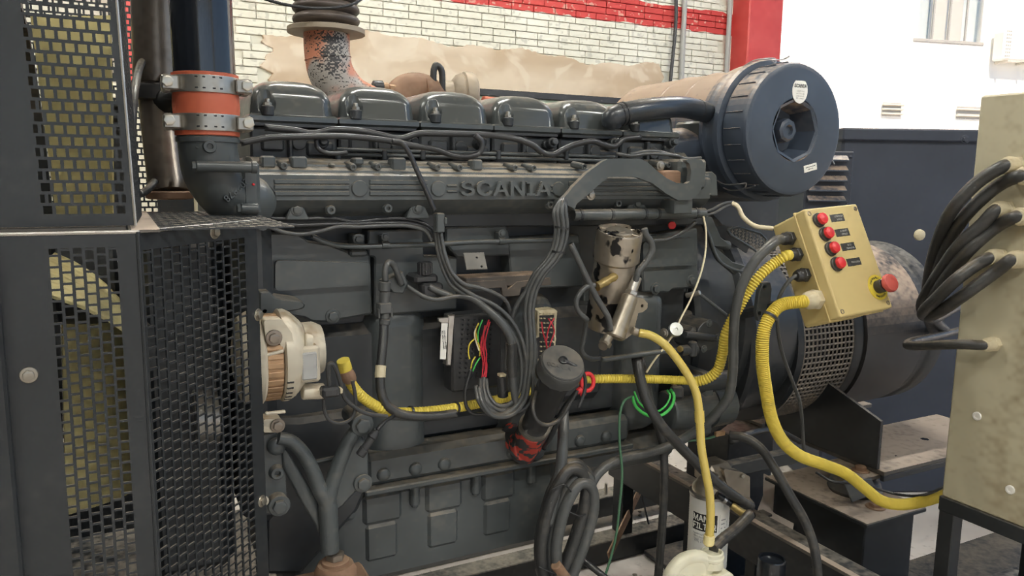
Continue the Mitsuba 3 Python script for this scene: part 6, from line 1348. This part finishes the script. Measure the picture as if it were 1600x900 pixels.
# black round cap / cup at the bottom right
cu = thing('black_cup', 'glossy wet black round cup at the bottom edge right of the jerrycan', 'cup')
c_ = at(1206, 872, Y=1.17)
put('shell', lathe([(.030, 0), (.031, .004), (.031, .10), (.029, .105), (.026, .105), (.025, .098), (0, .094)], (c_[0], 1.17, c_[2] - .105), (0, 0, 1), 40), 'black_gloss', cu)
put('shelf', box(c_[0] - .12, c_[0] + .10, 1.08, 1.26, c_[2] - .125, c_[2] - .105, .002), 'guard_black', bf)
put('shelf_post', box(c_[0] - .02, c_[0] + .02, 1.17, 1.20, .0, c_[2] - .12, .002), 'guard_black', bf)
# coil of grey cable
co = thing('cable_coil', 'coil of thick grey cable tied up and hanging in front of the sump', 'cable coil')
def loop(dx, dY, sc, y0=0):
    P = [(888, 735), (866, 770), (852, 815), (845, 860), (852, 905), (870, 910), (885, 880), (903, 830), (915, 780), (913, 748), (903, 734)]
    return [(880 + (x - 880) * sc + dx, 820 + (y - 820) * sc + y0, 1.30 + dY) for x, y in P]
for k, (dx, dY, sc, y0) in enumerate([(0, 0, 1.0, 0), (12, .010, .93, 4), (-1, .022, 1.03, -6), (18, -.008, .84, 8), (9, .030, .97, -3)]):
    put('turn', sweep(spline(pts(loop(dx, dY, sc, y0)), 8, True), .0122, 14, closed=True), 'cable_grey' if k % 2 else 'black_rubber', co, smooth=True)
put('tail', sweep(spline(pts([(880, 640, 1.36), (880, 680, 1.33), (876, 730, 1.315), (866, 775, 1.305), (855, 820, 1.30)]), 8), .0118, 14), 'cable_grey', co, smooth=True)
tp = pts([(885, 905, 1.285), (878, 890, 1.28), (868, 882, 1.28)]); put('cut_end', cyl(tp[0], tp[2], .0115, n=16), 'rust', co)
for L in ([(862, 765, 1.285), (880, 757, 1.28), (892, 768, 1.285), (896, 778, 1.30)], [(842, 886, 1.285), (858, 893, 1.28), (876, 897, 1.28), (888, 890, 1.29)], [(890, 800, 1.285), (905, 806, 1.28), (916, 803, 1.29)]):
    put('tie', sweep(spline(pts(L), 6), .0016, 6), 'black_plastic', co, smooth=True)
line('floor_cable', 'black cable end with a pale stripe lying from the coil to the lower edge', [(897, 862, 1.36), (920, 882, 1.33), (945, 902, 1.30), (970, 925, 1.28)], .0075, 'black_plastic', 'cable')
# rusty flat bar and thin rods between the rails
rb_ = thing('flat_bar', 'rusty drilled flat bar leaning on the far rail behind the sump', 'flat bar')
A, B = at(999, 768, Y=2.20), at(951, 870, Y=1.98)
d_ = B - A; ln = np.linalg.norm(d_); Rb = frame(d_, (0, -1, 0)); m = box(-.016, .016, -.003, .003, 0, ln, .001); m.apply_transform(mat4(Rb, A)); put('bar', m, 'rust', rb_)
for t in (.04, .12, .95): put('hole', cyl(A + d_ * t - Rb[:, 1] * .0036, A + d_ * t + Rb[:, 1] * .0036, .004, n=12), 'ink', rb_)
put('rod', sweep(np.array([at(994, 741, Y=2.2), at(1000, 768, Y=2.195)]), .004, 8), 'steel', rb_)
line('thin_rod', 'thin dark rod standing between the two far rails right of the rusty bar', [(1003, 772, 2.2), (1009, 800, 2.17), (1016, 828, 2.14)], .0035, 'ink', 'rod', 8)
line('thin_rod', 'short bright upright rod on the farther rail', [(947, 755, 2.34), (947, 772, 2.34)], .006, 'zinc', 'rod', 8)
rg = np.random.default_rng(3)
mk = mikit.ply(trimesh.creation.icosphere(1, 1.0), 'rust', False)
pebs = []
for i in range(260):
    x, y = rg.uniform(.6, 2.4), rg.uniform(1.5, 2.9); s = rg.uniform(.003, .011)
    m = trimesh.creation.icosphere(0, s); m.vertices *= [1, 1, .5]; m.apply_translation([x, y, .001]); pebs.append(m)
bsdf('grit', dusty((.22, .19, .16), (.4, .36, .32), .5, 30), .8)
put('floor_grit', join(pebs), 'grit', label='loose grit and crumbs scattered on the floor under the engine', kind='stuff', cat='grit', smooth=False)
